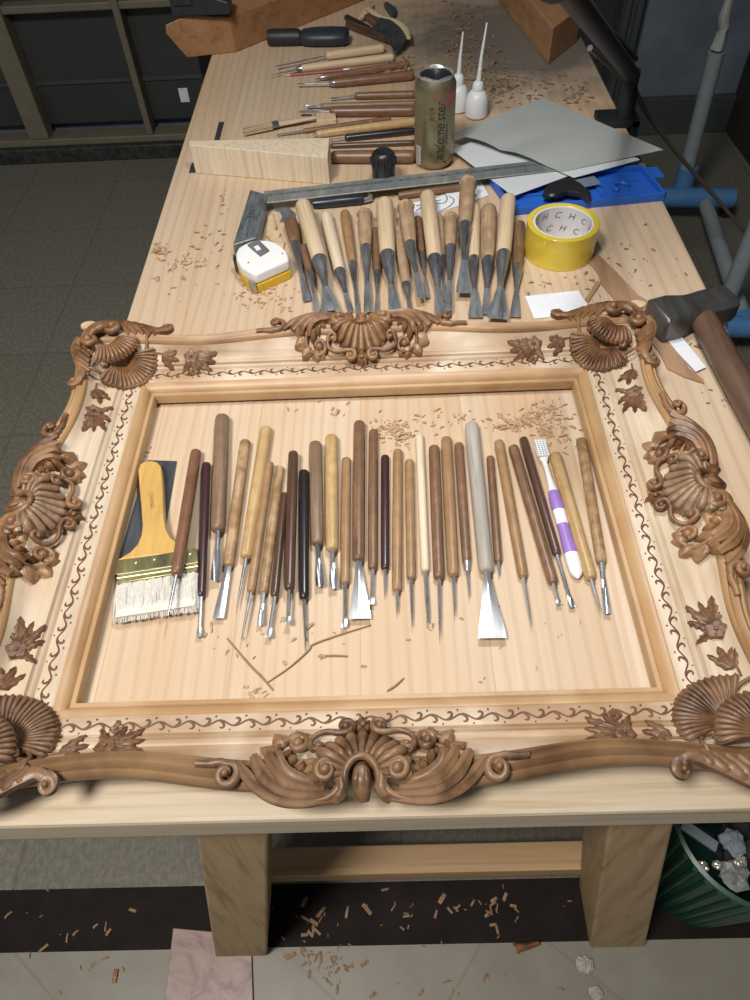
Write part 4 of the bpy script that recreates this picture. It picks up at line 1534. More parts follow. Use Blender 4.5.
ring(ri, rt, 0.0002, H, MB()).build('tape', M_tape, tr, bevel=.0006, angle=50)
core = ring(ri - .003, ri - .0001, 0.0002, H - .001, MB()).build('core', plain('grey_white_card', (0.62, 0.62, 0.64), 0.7, var=0.1, scale=30), tr, angle=50)
tv, tf = text_mesh('H', .013, shear=.3)
tv2, tf2 = text_mesh('C', .013, shear=.3)
mb = MB()
for row, zz in ((0, .034), (1, .014)):
    for k in range(12):
        a0 = 2 * PI * (k + .5 * row) / 12
        T_, F_ = (tv, tf) if k % 2 == 0 else (tv2, tf2)
        rr = ri - .0032
        vv = []
        for v_ in T_:
            a = a0 - v_.x / rr
            vv.append((rr * math.cos(a), rr * math.sin(a), zz + v_.y))
        mb.add(vv, F_)
mb.build('printed_letters', plain('blue_print', (0.06, 0.08, 0.22), 0.6), core, smooth=False)

# ------------------------------------------------------------------ hammer
hc0, hc1 = P(656, 321, .019), P(727, 303, .019)
hm_ = thing('hammer', (hc0 + hc1) / 2 - Vector((0, 0, .019)), 'heavy dark steel hammer with a thick brown handle at the right bench edge', 'hammer')
ho = hm_.location.copy()
ax = (hc1 - hc0).normalized()
wd = Vector((0, 0, 1)).cross(ax)
LH = (hc1 - hc0).length


def hsec(t, w, h, ch):
    c = hc0 + ax * (LH * t) - ho
    c.z = .019
    ring_ = []
    for (a, b) in ((1, ch), (ch, 1), (-ch, 1), (-1, ch), (-1, -ch), (-ch, -1), (ch, -1), (1, -ch)):
        ring_.append(c + wd * (a * w) + Vector((0, 0, b * h)))
    return ring_


hw_ = iso(21, hc0)
mb = MB()
mb.loft([hsec(t, w * hw_, min(.0188, h * .0188), ch) for t, w, h, ch in ((-.03, .82, .82, .8), (0, .95, .98, .8), (.22, .98, 1, .78), (.42, .78, .95, .7), (.55, .80, .96, .66), (.70, .86, 1, .62), (.95, .84, .98, .6), (1.03, .70, .80, .6))])
M_iron = metal('hammer_iron', (0.15, 0.145, 0.14), 0.36, 0.35, 30)
mb.build('head', M_iron, hm_, angle=28, bevel=.0012)
h0 = P(700, 313, .020) - ho
h1 = P(768, 440, .018) - ho
rh = iso(14.5, P(720, 350, .02))
mb = MB()
dd_ = (h1 - h0)
pts = [h0 - dd_ * .02, h0 + dd_ * .05, h0 + dd_ * .3, h0 + dd_ * .6, h0 + dd_, h0 + dd_ * 1.5]
for p_ in pts:
    p_.z = .0195
mb.tube(pts, [rh * .80, rh * .95, rh * .98, rh * .98, rh * .95, rh * .92], n=20, flat=[.8, .85, .9, .9])
mb.build('handle', wood('hammer_handle', (0.125, 0.072, 0.048), (0.075, 0.04, 0.026), 140, 10, rough=0.4, blot=0.3, coat=0.15), hm_)

# ------------------------------------------------------------------ veneer strip, scraps of paper
def zv(u, v):
    return 550 + u / 3.75, 220 + v / 3.75


def flat_piece(name, pts, z0, th, mat, label, cat, bevel=0.0, group=None):
    q = [(p.x, p.y) for p in (P(a, b, z0) for a, b in pts)]
    return mark(MB().prism(q, TZ + z0, TZ + z0 + th).build(name, mat, smooth=False, bevel=bevel), label, cat, group)


M_ven = wood('veneer_strip', (0.36, 0.22, 0.13), (0.26, 0.145, 0.08), 60, 5, rough=0.6)
flat_piece('veneer_strip', [zv(*p) for p in ((128, 142), (150, 132), (184, 136), (250, 200), (330, 286), (372, 310), (420, 400), (470, 470), (520, 560), (572, 600), (578, 616), (500, 590), (440, 560), (410, 500), (330, 400), (240, 300), (190, 240), (180, 205))], .0006, .0018, M_ven,
           'long brown splintered wood strip running behind the top right frame corner', 'wood strip')
M_paper = plain('white_paper', (0.74, 0.76, 0.80), 0.7, var=0.05, scale=25)
flat_piece('paper_scrap', [zv(*p) for p in ((430, 438), (486, 430), (585, 553), (546, 570), (480, 500))], .0030, .0006, M_paper, 'white paper strip sticking out under the hammer beside the brown strip', 'paper')
flat_piece('paper_scrap', [(525, 296.5), (578, 291), (587, 305), (584, 314), (534, 319)], .0006, .0008, M_paper, 'white paper scrap lying beyond the frame between chisels and tape roll', 'paper')
flat_piece('thin_dark_strip', [(597, 282), (600, 285), (588, 303), (585, 300)], .0006, .003, M_ven, 'thin dark strip lying between the white scrap and the brown strip', 'stick')  # thin raised strip drawn along a dark line
drw = flat_piece('drawing_paper', [(478, 176), (488.5, 195.5), (452, 208), (413, 221), (412, 203), (436, 199)], .0006, .0006, M_paper, 'white paper with a black line drawing, partly under the chisels', 'paper')
mb = MB()
for pts in ([(416, 211), (428, 204), (444, 203), (447, 197), (443, 192), (455, 187), (468, 186)], [(440, 211), (450, 206), (454, 200), (449, 196)], [(416, 206), (430, 202), (441, 200)]):
    mb.tube([P(a, b, .00125) for a, b in cr(pts, 4)], .0009, n=5, flat=.3)
mb.build('drawn_lines', plain('pencil_black', (0.03, 0.03, 0.035), 0.6), drw)

# ------------------------------------------------------------------ blue tray, pliers, sheets
tq = [P(*p) for p in ((512, 216), (665, 201), (641, 172), (487, 182))]
tb_ = thing('plastic_tray', sum(tq, Vector()) / 4, 'open bright blue plastic tool case lid lying under the grey sheets', 'tray')
to = tb_.location.copy()
M_blue = plain('blue_plastic', (0.022, 0.12, 0.52), 0.35, var=0.08, scale=20)
q = [(p.x - to.x, p.y - to.y) for p in tq]


def bil(s, t):
    a = Vector(q[0]).lerp(Vector(q[1]), s)
    b = Vector(q[3]).lerp(Vector(q[2]), s)
    return a.lerp(b, t)


def strip(s0, t0, s1, t1, z0, z1, mb):
    mb.prism([bil(s0, t0), bil(s1, t0), bil(s1, t1), bil(s0, t1)], z0, z1)


mb = MB()
strip(0, 0, 1, 1, .0003, .004, mb)
for a in ((0, 0, 1, .05), (0, .95, 1, 1), (0, 0, .018, 1), (.982, 0, 1, 1)):
    strip(*a, .0035, .013, mb)
mb.build('tray_body', M_blue, tb_, smooth=False, bevel=.0012)
mb = MB()
strip(.62, .12, .64, .85, .0035, .008, mb)
strip(.70, .18, .86, .26, .0035, .007, mb)
strip(.72, .62, .92, .70, .0035, .007, mb)
strip(.05, .40, .45, .44, .0035, .008, mb)
mb.build('moulded_ribs', M_blue, tb_, smooth=False, bevel=.0008)
c_ = bil(.78, .45)
mb = MB()
mb.tube([Vector((c_.x + .012 * math.cos(a), c_.y + .012 * math.sin(a), .006)) for a in [i * .35 for i in range(13)]], .0035, n=10)
mb.build('moulded_hook', M_blue, tb_)
mb = MB()
strip(1.0, .60, 1.085, .95, .006, .010, mb)
mb.build('latch', M_blue, tb_, smooth=False, bevel=.001)


def zpl(u, v):
    return 440 + u / 3.125, 160 + v / 3.125


pl = flat_piece('pliers', [zpl(*p) for p in ((318, 118), (332, 96), (372, 78), (405, 70), (436, 88), (468, 116), (470, 130), (462, 137), (430, 118), (395, 112), (362, 124), (335, 126))], .0136, .009, plain('black_tool_paint', (0.018, 0.018, 0.02), 0.35), 'black pliers lying across the blue tray behind the tape roll', 'pliers', bevel=.002)
mb = MB()
pr = P(*zpl(350, 110), .0227)
mb.lathe([(-.0002, .0040), (.0012, .0034), (.0016, .001)], 14, 'z', pr)
mb.build('rivet', M_steel, pl)
flat_piece('clear_plate', [zpl(*p) for p in ((408, 66), (482, 52), (502, 76), (440, 88))], .0131, .0012, plain('grey_clear_plate', (0.16, 0.20, 0.26), 0.2), 'small grey translucent plate beside the pliers in the blue tray', 'plate')


def sheet(name, corners, mat, label, wave=0.0, th=.0007, seed=0):
    """corners: (px, py, z) x 4 in order; gently waved paper"""
    c = [P(a, b, z) for a, b, z in corners]

    def top(s, t):
        p = c[0].lerp(c[1], s).lerp(c[3].lerp(c[2], s), t)
        return p + Vector((0, 0, th + wave * abs(math.sin(2.2 * PI * s + seed) * (1 - t)) * math.sin(PI * s)))

    def bot(s, t):
        return top(s, t) - Vector((0, 0, th))
    mb = MB()
    mb.solid(top, bot, 20, 14)
    return mark(mb.build(name, mat, angle=60), label, 'sandpaper' if 'sand' in name else 'paper')


M_sand = plain('grey_sandpaper', (0.36, 0.38, 0.365), 0.8, var=0.06, scale=12)
M_sandback = plain('white_sheet', (0.58, 0.61, 0.63), 0.7, var=0.05, scale=12)
sheet('paper_sheet', [(452, 150, .0100), (513, 196.5, .0155), (580, 172, .0155), (520, 122, .0100)], M_sandback, 'white sheet under the ruler beside the can')
sheet('sandpaper_sheet', [(510, 150, .0194), (574, 178, .0194), (640, 160, .0194), (570, 130, .0194)], M_sandback, 'pale grey sheet between the curled top sheet and the ruler')
sheet('sandpaper_sheet', [(453, 133.5, .0205), (562, 172, .0205), (663, 150, .023), (543, 98, .0205)], M_sand, 'big grey-green sheet with a curled edge on top of the papers', wave=.006)

# ------------------------------------------------------------------ drink can
cb_ = P(433.5, 163)
Hc = height_at(cb_, 72)
rc = iso(20.2, cb_ + Vector((0, 0, Hc * .5)))
can = thing('drink_can', cb_, 'tall gold drink can with black lettering, its top cut open', 'can')
M_gold = metal('gold_can', (0.29, 0.26, 0.165), 0.34, 0.2, 15)
M_sil = metal('can_rim', (0.62, 0.62, 0.60), 0.25, 0.1)
mb = MB()
mb.lathe([(.0003, rc * .7), (.001, rc * .80), (.010, rc * .985), (.014, rc), (Hc * .86, rc), (Hc * .90, rc * .985), (Hc * .955, rc * .87), (Hc * .975, rc * .84), (Hc * .975, rc * .78)], 40)
mb.build('can_body', M_gold, can, angle=50)
mb = MB()
n = 40
prof = [(rc * .72, Hc * .965), (rc * .84, Hc * .965), (rc * .87, Hc * .985), (rc * .85, Hc), (rc * .80, Hc), (rc * .76, Hc * .985)]
mb.loft([[(r * math.cos(2 * PI * k / n), r * math.sin(2 * PI * k / n), z + (.0012 * math.sin(5 * k * 2 * PI / n) * (z > Hc * .97))) for r, z in prof] for k in range(n)])
mb.f, mb.m = mb.f[:-2], mb.m[:-2]
for j in range(6):
    mb.f.append(((n - 1) * 6 + j, (n - 1) * 6 + (j + 1) % 6, (j + 1) % 6, j))
    mb.m.append(0)
mb.build('rim', M_sil, can, angle=50)
MB().lathe([(Hc * .9755, .0002), (Hc * .9755, rc * .76), (Hc * .978, rc * .76), (Hc * .978, .0002)], 30).build('opening', plain('dark_inside', (0.012, 0.012, 0.016), 0.4), can)


def on_can(vs, fs, a_mid, z_mid, name, mat, up=True, r=None):
    r = r or rc * 1.004
    out = []
    for v_ in vs:
        if up:      # reads upward: x runs up, letter tops point left
            a = math.radians(a_mid) - v_.y / r
            z = z_mid + v_.x
        else:
            a = math.radians(a_mid) + v_.x / r
            z = z_mid + v_.y
        out.append((r * math.cos(a), r * math.sin(a), z))
    mb = MB()
    mb.add(out, fs)
    return mb.build(name, mat, can, smooth=False)


def subdiv(w, h, nx=10):
    vs, fs = [], []
    for i in range(nx + 1):
        x = -w / 2 + w * i / nx
        vs += [Vector((x, -h / 2, 0)), Vector((x, h / 2, 0))]
    for i in range(nx):
        fs.append((2 * i, 2 * i + 2, 2 * i + 3, 2 * i + 1))
    return vs, fs


M_ink = plain('black_print', (0.015, 0.014, 0.012), 0.5)
tv, tf = text_mesh('Jandomeister', .026, shear=.25)
wid = max(v_.x for v_ in tv) - min(v_.x for v_ in tv)
k = Hc * .70 / wid
on_can([Vector((v_.x * k, v_.y * k * 1.35, 0)) for v_ in tv], tf, -78, Hc * .44, 'lettering', M_ink)
tv, tf = text_mesh('BIER', .011)
on_can(tv, tf, -101, Hc * .66, 'small_lettering', M_ink)
tv, tf = text_mesh('premium', .009, shear=.2)
on_can(tv, tf, -58, Hc * .42, 'small_lettering', M_ink)
vs = [Vector((0, 0, 0))] + [Vector((.0095 * math.cos(i * PI / 12), .013 * math.sin(i * PI / 12), 0)) for i in range(24)]
on_can(vs, [(0, i + 1, (i + 1) % 24 + 1) for i in range(24)], -52, Hc * .80, 'red_emblem', plain('red_print', (0.34, 0.05, 0.06), 0.5))
vs, fs = subdiv(.012, .030)
on_can(vs, fs, -146, Hc * .17, 'barcode_label', plain('barcode_white', (0.5, 0.52, 0.5), 0.5), up=False)
for i in range(7):
    vs, fs = subdiv(.0085, .0012, 6)
    on_can(vs, fs, -146, Hc * .17 + (i - 3) * .0038, 'barcode_bar', M_ink, up=False, r=rc * 1.008)

# ------------------------------------------------------------------ glue bottles
M_ldpe = plain('milky_plastic', (0.66, 0.68, 0.69), 0.4, var=0.05)
for (x, yb, ys, yc, yt, wpx, lab, dx) in ((476, 116, 90, 81, 23, 11.3, 'white glue bottle with a long needle nozzle, the front one right of the can', 4), (457, 110, 84, 74, 32, 11.0, 'white glue bottle half hidden behind the can', 2)):
    b0 = P(x, yb)
    g = thing('glue_bottle', b0, lab, 'bottle', 'glue bottles beside the can')
    r = iso(wpx, b0)
    h1_, h2_, h3_ = height_at(b0, ys), height_at(b0, yc), height_at(b0, yt)
    MB().lathe([(.0003, r * .8), (.002, r * .98), (h1_ * .1, r), (h1_ * .6, r * .97), (h1_ * .85, r * .82), (h1_, r * .52), (h1_, .001)], 26).build('bottle_body', M_ldpe, g, angle=60)
    MB().lathe([(h1_ - .001, r * .48), (h1_ + .001, r * .50), (h2_ - .003, r * .44), (h2_, r * .30), (h2_, .001)], 20).build('cap', M_ldpe, g, angle=60)
    mb = MB()
    mb.tube([(0, 0, h2_ - .002), (iso(dx * .3, b0), 0, h2_ + (h3_ - h2_) * .45), (iso(dx, b0), 0, h3_)], [r * .22, r * .13, r * .07], n=10)
    mb.build('nozzle', M_ldpe, g)

# ------------------------------------------------------------------ black knob, screwdriver, stick, wedge, small brush
kb = P(384, 184)
hk = height_at(kb, 151)
rk = iso(11.8, kb)
kn = thing('black_knob', kb, 'black ribbed plastic knob standing just behind the ruler', 'knob')
MB().lathe([(.0003, rk * .9), (.002, rk * .96), (hk * .5, rk * .97), (hk * .86, rk * .97), (hk * .95, rk * .90), (hk, rk * .7), (hk * .97, rk * .55), (hk * .97, .001)], 30).build('knob_body', plain('black_abs', (0.016, 0.017, 0.02), 0.35), kn, angle=50)
mb = MB()
for i in range(12):
    a = 2 * PI * i / 12
    mb.tube([(rk * math.cos(a), rk * math.sin(a), hk * .62), (rk * math.cos(a), rk * math.sin(a), hk * .84)], .0022, n=8)
mb.build('grip_ribs', plain('black_abs2', (0.022, 0.023, 0.027), 0.4), kn)
A, B = P(312, 204, .008), P(366, 199, .008)
M = frame_xy(A, B)
L = (B - A).length
sd = thing('screwdriver', A, 'black handled tool with a chrome pin lying under the ruler', 'screwdriver', matrix=M)
MB().lathe([(0, .001), (.001, .006), (.008, .0076), (L * .5, .0078), (L * .9, .0074), (L, .005), (L, .001)], 20, 'y').build('handle', plain('navy_black_plastic', (0.016, 0.02, 0.032), 0.3), sd)
mb = MB()
mi_ = M.inverted()
mb.tube([mi_ @ P(364, 200, .008), mi_ @ P(370, 199, .008), mi_ @ P(371.5, 190, .008)], [.0045, .0042, .0038], n=12)
mb.build('chrome_pin', M_bright, sd)
A, B = P(398, 196, .0062), P(470, 186, .0062)
M = frame_xy(A, B)
st_ = MB().lathe([(0, .001), (.001, .005), (.006, .006), ((B - A).length - .006, .006), ((B - A).length, .004), ((B - A).length, .001)], 16, 'y').build('wooden_stick', WD['brown'])
st_.matrix_world = M
mark(st_, 'round brown stick lying just in front of the ruler, behind the chisel butts', 'stick')

F0, F1 = P(196, 173.5), P(330, 185)
g0, g1 = height_at(F0, 144.5), height_at(F1, 157.5)
B1 = P(329.5, 137.6, g1)
B1.z = TZ
u_ = (F1 - F0).normalized()
B0 = F0 + Vector((-.002, .014, 0))
up0, up1 = Vector((0, 0, g0)), Vector((0, 0, g1))
e_ = Vector((0, 0, .0002))
wg = MB().hexa([F0 + e_, F1 + e_, B1 + e_, B0 + e_], [F0 + up0, F1 + up1, B1 + up1, B0 + up0])
M_wedge = wood('wedge_end_grain', (0.66, 0.55, 0.41), (0.50, 0.37, 0.24), 190, 5, axis=2, rough=0.6)
mark(wg.build('wood_wedge', M_wedge, smooth=False, bevel=.0012), 'pale wooden wedge block with striped end grain standing at the left back', 'wood block')

A, B = zb5(425, 117), zb5(305, 136)
C = zb5(200, 160)
PA, PB, PC = P(*A, .010), P(*B, .008), P(*C, .006)
M = frame_xy(PA, PB)
fb = thing('flat_brush', PA, 'small flat brush with a cream handle and tan bristles, behind the wedge', 'brush', G3, matrix=M)
L = (PB - PA).length
c2 = M.inverted() @ PC
r = iso(5.0, PA)
mb = MB()
mb.loft(blade_secs([((0, 0, 0), Vector((1, 0, 0)), r * .35, .004, 0), ((0, .01, 0), Vector((1, 0, 0)), r * .5, .005, 0), ((0, L * .4, 0), Vector((1, 0, 0)), r * .8, .006, 0), ((0, L, 0), Vector((1, 0, 0)), r * 1.15, .007, 0)]))
mb.build('handle', WD['cream'], fb)
w1 = Vector((1, 0, 0))
D2 = c2 - Vector((0, L, 0))
mb = MB()
mb.loft(blade_secs([(Vector((0, L, 0)) - D2 * .03, w1, r * 1.25, .010, 0), (Vector((0, L, 0)) + D2 * .18, w1, r * 1.3, .010, 0)]))
mb.build('ferrule', M_steel_dk, fb)
mb = MB()
for i in range(90):
    x = rnd.uniform(-1.2, 1.2) * r
    z = rnd.uniform(-.004, .004)
    mb.tube([Vector((x, L, z)) + D2 * .16, Vector((x * 1.1, L, z * .8)) + D2 * rnd.uniform(.92, 1.03)], [.0014, .0006], n=4)
mb.build('bristles', plain('tan_bristles', (0.36, 0.28, 0.16), 0.7), fb, angle=30)
flat_piece('wood_offcut', [zb5(425, 118), zb5(486, 118), zb5(490, 138), zb5(428, 142)], .0005, .009, WD['cream'], 'small cream offcut lying right of the small flat brush', 'offcut', bevel=.001)

# ------------------------------------------------------------------ timbers, clamp
def on_plane(px, py, p0, nrm_):
    r = ray(px, py)
    return CAM + r * ((p0 - CAM).dot(nrm_) / r.dot(nrm_))


b0 = P(236, 52.5)
bd = (P(345, 8.5) - b0)
bd.normalize()
side = (P(187, 58) - b0)
nrm_ = Vector((-side.y, side.x, 0)).normalized()
poly = [on_plane(a, b, b0, nrm_) for a, b in ((236, 52.5), (187, 58), (166, 34), (165, 25), (186, 15.5), (229, 17))]
for p_ in poly[:2]:
    p_.z = TZ + .0004
mb = MB()
ext = bd * .95
mb.loft([poly, [p_ + ext for p_ in poly]])
M_beam = wood('brown_timber', (0.33, 0.165, 0.075), (0.21, 0.095, 0.042), 55, 4, axis=1, rough=0.55, blot=0.3)
beam = mark(mb.build('timber_beam', M_beam, smooth=False, bevel=.002), 'thick brown timber clamped at the far left corner of the bench', 'timber')
btop = max(p_.z for p_ in poly)

e0 = P(548, 65)
eL = (P(497, 0.5) - e0).normalized()
eR = (P(577, 42) - e0)
hb = height_at(e0, 28)
q0 = [e0 + e_, e0 + eR + e_, e0 + eR + eL * .62 + e_, e0 + eL * .62 + e_]
mb = MB().hexa(q0, [p_ + Vector((0, 0, hb)) for p_ in q0])
mark(mb.build('timber_block', wood('orange_timber', (0.37, 0.20, 0.095), (0.25, 0.12, 0.052), 55, 4, axis=1, rough=0.55, blot=0.3), smooth=False, bevel=.002),
     'orange-brown timber block at the far right of the bench under the lamp arm', 'timber')

M_blk = plain('black_painted_iron', (0.022, 0.025, 0.032), 0.4, var=0.25, scale=25)
jb0 = P(196, 8, btop - TZ + .012)
CLY = 0.078
xb = BX0 - .030
clamp = thing('bar_clamp', (xb, jb0.y + CLY, 0), 'black iron bar clamp holding the brown timber at the far left corner', 'clamp')
co = clamp.location.copy()
mb = MB()
mb.box((0, 0, (btop + .05 + TZ - .22) / 2), (.030, .014, btop + .05 - TZ + .22))
mb.build('bar', M_blk, clamp, smooth=False, bevel=.002)
xe = P(229, 10, btop - TZ + .012).x - co.x
mb = MB()
y0_ = -CLY - .010
mb.box((-.004, y0_ / 2 + .006, btop + .045), (.040, -y0_ + .020, .050))
mb.loft([[(x, y0_ + d_, btop + z_) for d_, z_ in ((0, .0006), (.045, .0006), (.045, h_), (0, h_))] for x, h_ in ((-.030, .040), (.0, .046), (xe * .6, .034), (xe, .022))])
mb.build('fixed_jaw', M_blk, clamp, smooth=False, bevel=.003)
mb = MB()
zq = TZ - THK - .055
mb.box((.02, 0, zq), (.09, .026, .034))
mb.tube([(.05, 0, zq - .05), (.05, 0, TZ - THK - .004)], .008, n=12)
mb.lathe([(TZ - THK - .006, .004), (TZ - THK - .005, .016), (TZ - THK - .0005, .016), (TZ - THK - .0005, .001)], 16, 'z', (.05, 0, 0))
mb.build('sliding_jaw', M_blk, clamp, bevel=.002)
lc = PY(184, 95, co.y - .0075)
mb = MB()
mb.box((lc.x - co.x, -.0078, lc.z), (iso(9, lc), .0012, iso(13, lc)))
mb.build('label', plain('pale_label', (0.45, 0.48, 0.5), 0.6), clamp, smooth=False)

# ------------------------------------------------------------------ desk lamp clamped to the right edge, with its cable
lb = P(617, 122)
lx = BX1 + .004
lamp = thing('desk_lamp', (lx, lb.y, TZ), 'black desk lamp whose arm rises from a clamp on the right bench edge', 'lamp')
lo_ = lamp.location.copy()
M_lampb = plain('black_lamp_paint', (0.012, 0.014, 0.019), 0.6, var=0.15)
mb = MB()
mb.box((-.018, 0, .006), (.07, .05, .012))
mb.box((.010, 0, -.030), (.014, .05, .085))
mb.box((-.012, 0, -THK - .030), (.05, .05, .010))
mb.lathe([(-THK - .028, .006), (-THK - .004, .006), (-THK - .003, .015), (-THK - .0005, .015), (-THK - .0005, .001)], 14, 'z', (-.016, 0, 0))
mb.build('clamp', M_lampb, lamp, smooth=False, bevel=.002)
MB().lathe([(.010, .016), (.05, .015), (.06, .011), (.085, .011), (.085, .001)], 18, 'z', (-.006, 0, 0)).build('post', M_lampb, lamp)
elb = P(556, -25, .42) - lo_
st0 = Vector((-.006, 0, .075))
mb = MB()
mb.tube([st0, elb], [.012, .010], n=14)
mb.tube([st0 + Vector((.004, .018, .02)), st0.lerp(elb, .8) + Vector((.004, .018, 0))], .0045, n=8)
mb.build('lower_arm', M_lampb, lamp)
hd_ = LAMP + (LAMP - Vector((0.0, 0.25, TZ))).normalized() * .045 - lo_
mb = MB()
mb.ball(elb, .018, 14, 10)
mb.tube([elb, elb.lerp(hd_, .5) + Vector((0, .03, .02)), hd_], .0075, n=10)
mb.build('upper_arm', M_lampb, lamp)
mb = MB()
mb.lathe([(-.004, .058), (-.006, .064), (.010, .064), (.024, .040), (.034, .018), (.034, .001)], 32, 'z')
lh = mb.build('lamp_head', M_lampb, lamp)
aim = (LAMP - Vector((0.0, 0.25, TZ))).normalized()
lh.matrix_local = Matrix.Translation(LAMP - lo_ + aim * .012) @ aim.to_track_quat('Z', 'Y').to_matrix().to_4x4()
mb = MB()
wire = [P(590, 48, .16), P(612, 68, .10), P(634, 90, .04), P(650, 118, -.06), P(676, 152, -.17), P(702, 182, -.27), P(728, 212, -.36), P(756, 246, -.46), PF(790, 300, .004)]
mb.tube(cr(wire, 6), iso(2.1, P(690, 165, -.2)), n=8)
mark(mb.build('power_cable', plain('brown_cable', (0.115, 0.10, 0.085), 0.5)), 'thin brownish cable hanging from the lamp down past the blue rack', 'cable')

# ------------------------------------------------------------------ rack of grey pipes with blue feet
zr = .085
r0_, r1_ = PF(628, 197, zr), PF(733, 198, zr)
M_pipe = plain('grey_pipe', (0.25, 0.285, 0.30), 0.45, var=0.08)
M_foot = plain('blue_pipe_fitting', (0.075, 0.20, 0.42), 0.4, var=0.08)
rk_ = thing('clothes_rack', PF(700, 250), 'grey pipe clothes rack with blue feet on castors, right of the bench', 'rack')
ro = rk_.location.copy()
ro.z = 0
rk_.location = ro
rp = iso(8.2, r0_)
rq = iso(7.0, r0_)


def rod(name, a, b, r, m, n=16):
    mb = MB()
    mb.tube([a - ro, a.lerp(b, .5) - ro, b - ro], r, n=n)
    return mb.build(name, m, rk_)


f1_ = rod('foot', r0_, r1_, rp * 1.15, M_foot)
f2_ = rod('foot', PF(724, 326, zr), PF(860, 330, zr), rp * 1.1, M_foot)
ub = PF(681, 192, zr)
pt_ = PY(716.5, 52, ub.y)
rod('upright', ub, pt_, rq, M_pipe)
ut = pt_ + (pt_ - ub).normalized() * .8
rod('socket', ub + Vector((0, 0, rp * .5)), ub + Vector((0, 0, .075)), rq * 1.35, M_foot)
vb = PF(722, 312, zr)
rod('upright', vb, Vector((vb.x, vb.y, 1.9)), rq, M_pipe)
rod('tie_rod', PF(706, 205, zr), PF(746, 326, zr), rq * .95, M_pipe)
rod('socket', PF(743, 318, zr), PF(746, 326, zr), rq * 1.35, M_foot)
for (px, py) in ((640, 205), (727, 206), (733, 332), (850, 336)):
    c_ = PF(px, py, .032) - ro
    mb = MB()
    mb.lathe([(-.011, .002), (-.011, .026), (-.008, .030), (.008, .030), (.011, .026), (.011, .002)], 18, 'x', (c_.x, c_.y, .0305))
    mb.box((c_.x, c_.y, .058), (.016, .02, .03))
    mb.build('castor', M_blk, rk_)
mb = MB()
pts, rad = [], []
rw = random.Random(5)
wr_ = iso(1.0, pt_)
for i in range(22):
    t = i / 21
    pts.append(pt_ + (ut - pt_) * (t + .006) + Vector((rw.uniform(-.004, .004), rw.uniform(-.004, .004), .001)))
    rad.append(wr_ * (7.0 if i < 1 else 6.2 - .9 * i if i < 5 else 2.4) * rw.uniform(.92, 1.06))
mb.tube(cr(pts, 3), rad, n=14, groove=.18, gn=2)
mark(mb.build('plastic_wrap', plain('white_wrap', (0.36, 0.37, 0.36), 0.6, var=0.1)), 'white plastic film wrapped above the top of the back upright of the pipe rack', 'wrapping')

# ------------------------------------------------------------------ green basket with rubbish
bz = .27
bc = PF(756, 822, bz)
rb = iso(78, bc)
bk = thing('waste_basket', (bc.x, bc.y, 0), 'dark green plastic basket full of rubbish on the floor right of the leg', 'basket')
M_green = plain('dark_green_plastic', (0.008, 0.060, 0.040), 0.4, var=0.1)
n = 56
mb = MB()
prof = [(rb * .72, .002), (rb * .76, .002), (rb * .98, bz - .012), (rb * 1.0, bz - .012), (rb * 1.04, bz - .004), (rb * 1.04, bz), (rb * .99, bz + .002), (rb * .96, bz - .004), (rb * .73, .008)]
mb.loft([[(r * math.cos(2 * PI * k / n), r * math.sin(2 * PI * k / n), z) for r, z in prof] for k in range(n)])
mb.f, mb.m = mb.f[:-2], mb.m[:-2]
for j in range(9):
    mb.f.append(((n - 1) * 9 + j, (n - 1) * 9 + (j + 1) % 9, (j + 1) % 9, j))
    mb.m.append(0)
mb.lathe([(.002, .001), (.002, rb * .74), (.006, rb * .74), (.006, .001)], 40)
mb.build('basket_wall', M_green, bk, angle=50)
mb = MB()
for k in range(36):
    a = 2 * PI * k / 36
    mb.tube([(rb * .775 * math.cos(a), rb * .775 * math.sin(a), .01), (rb * .99 * math.cos(a), rb * .99 * math.sin(a), bz - .014)], .004, n=6)
mb.build('ribs', M_green, bk)


def crumple(c, r, mat, name, label, cat, seed, flat=.6, grp=None):
    rr_ = random.Random(seed)
    mb = MB()
    mb.ball((0, 0, 0), 1.0, 14, 10)
    for i, v_ in enumerate(mb.v):
        k_ = rr_.uniform(.68, 1.12)
        mb.v[i] = (c.x + v_[0] * r * k_, c.y + v_[1] * r * k_, c.z + v_[2] * r * flat * k_)
    return mark(mb.build(name, mat, smooth=False), label, cat, grp)


M_foil = metal('foil', (0.75, 0.72, 0.62), 0.2, 0.15)
M_bag = plain('grey_bag', (0.20, 0.21, 0.21), 0.45, var=0.2, scale=30)
M_gcard = plain('blue_grey_card', (0.22, 0.26, 0.30), 0.6, var=0.1)
crumple(PF(752, 850, .16), rb * .46, plain('dark_rubbish', (0.025, 0.025, 0.027), 0.7, var=0.4), 'rubbish_bag', 'dark crumpled bag filling the green basket below the other rubbish', 'bag', 4, .8)
ga, gb = PF(681, 824, .285), PF(716, 848, .268)
gd = (gb - ga).normalized()
gn_ = Vector((0, 0, 1)).cross(gd)
mb = MB()
hwid = iso(5.5, ga)
mb.hexa([ga - gn_ * hwid, gb - gn_ * hwid, gb + gn_ * hwid, ga + gn_ * hwid], [p_ + Vector((0, 0, .006)) for p_ in (ga - gn_ * hwid, gb - gn_ * hwid, gb + gn_ * hwid, ga + gn_ * hwid)])
mark(mb.build('card_strip', M_gcard, smooth=False, bevel=.001), 'blue-grey card strip sticking out at the left of the basket', 'card')
crumple(PF(733, 842, .272), iso(13, bc), M_gcard, 'crumpled_paper', 'grey crumpled paper at the back of the basket near the bench edge', 'paper', 11, .5)
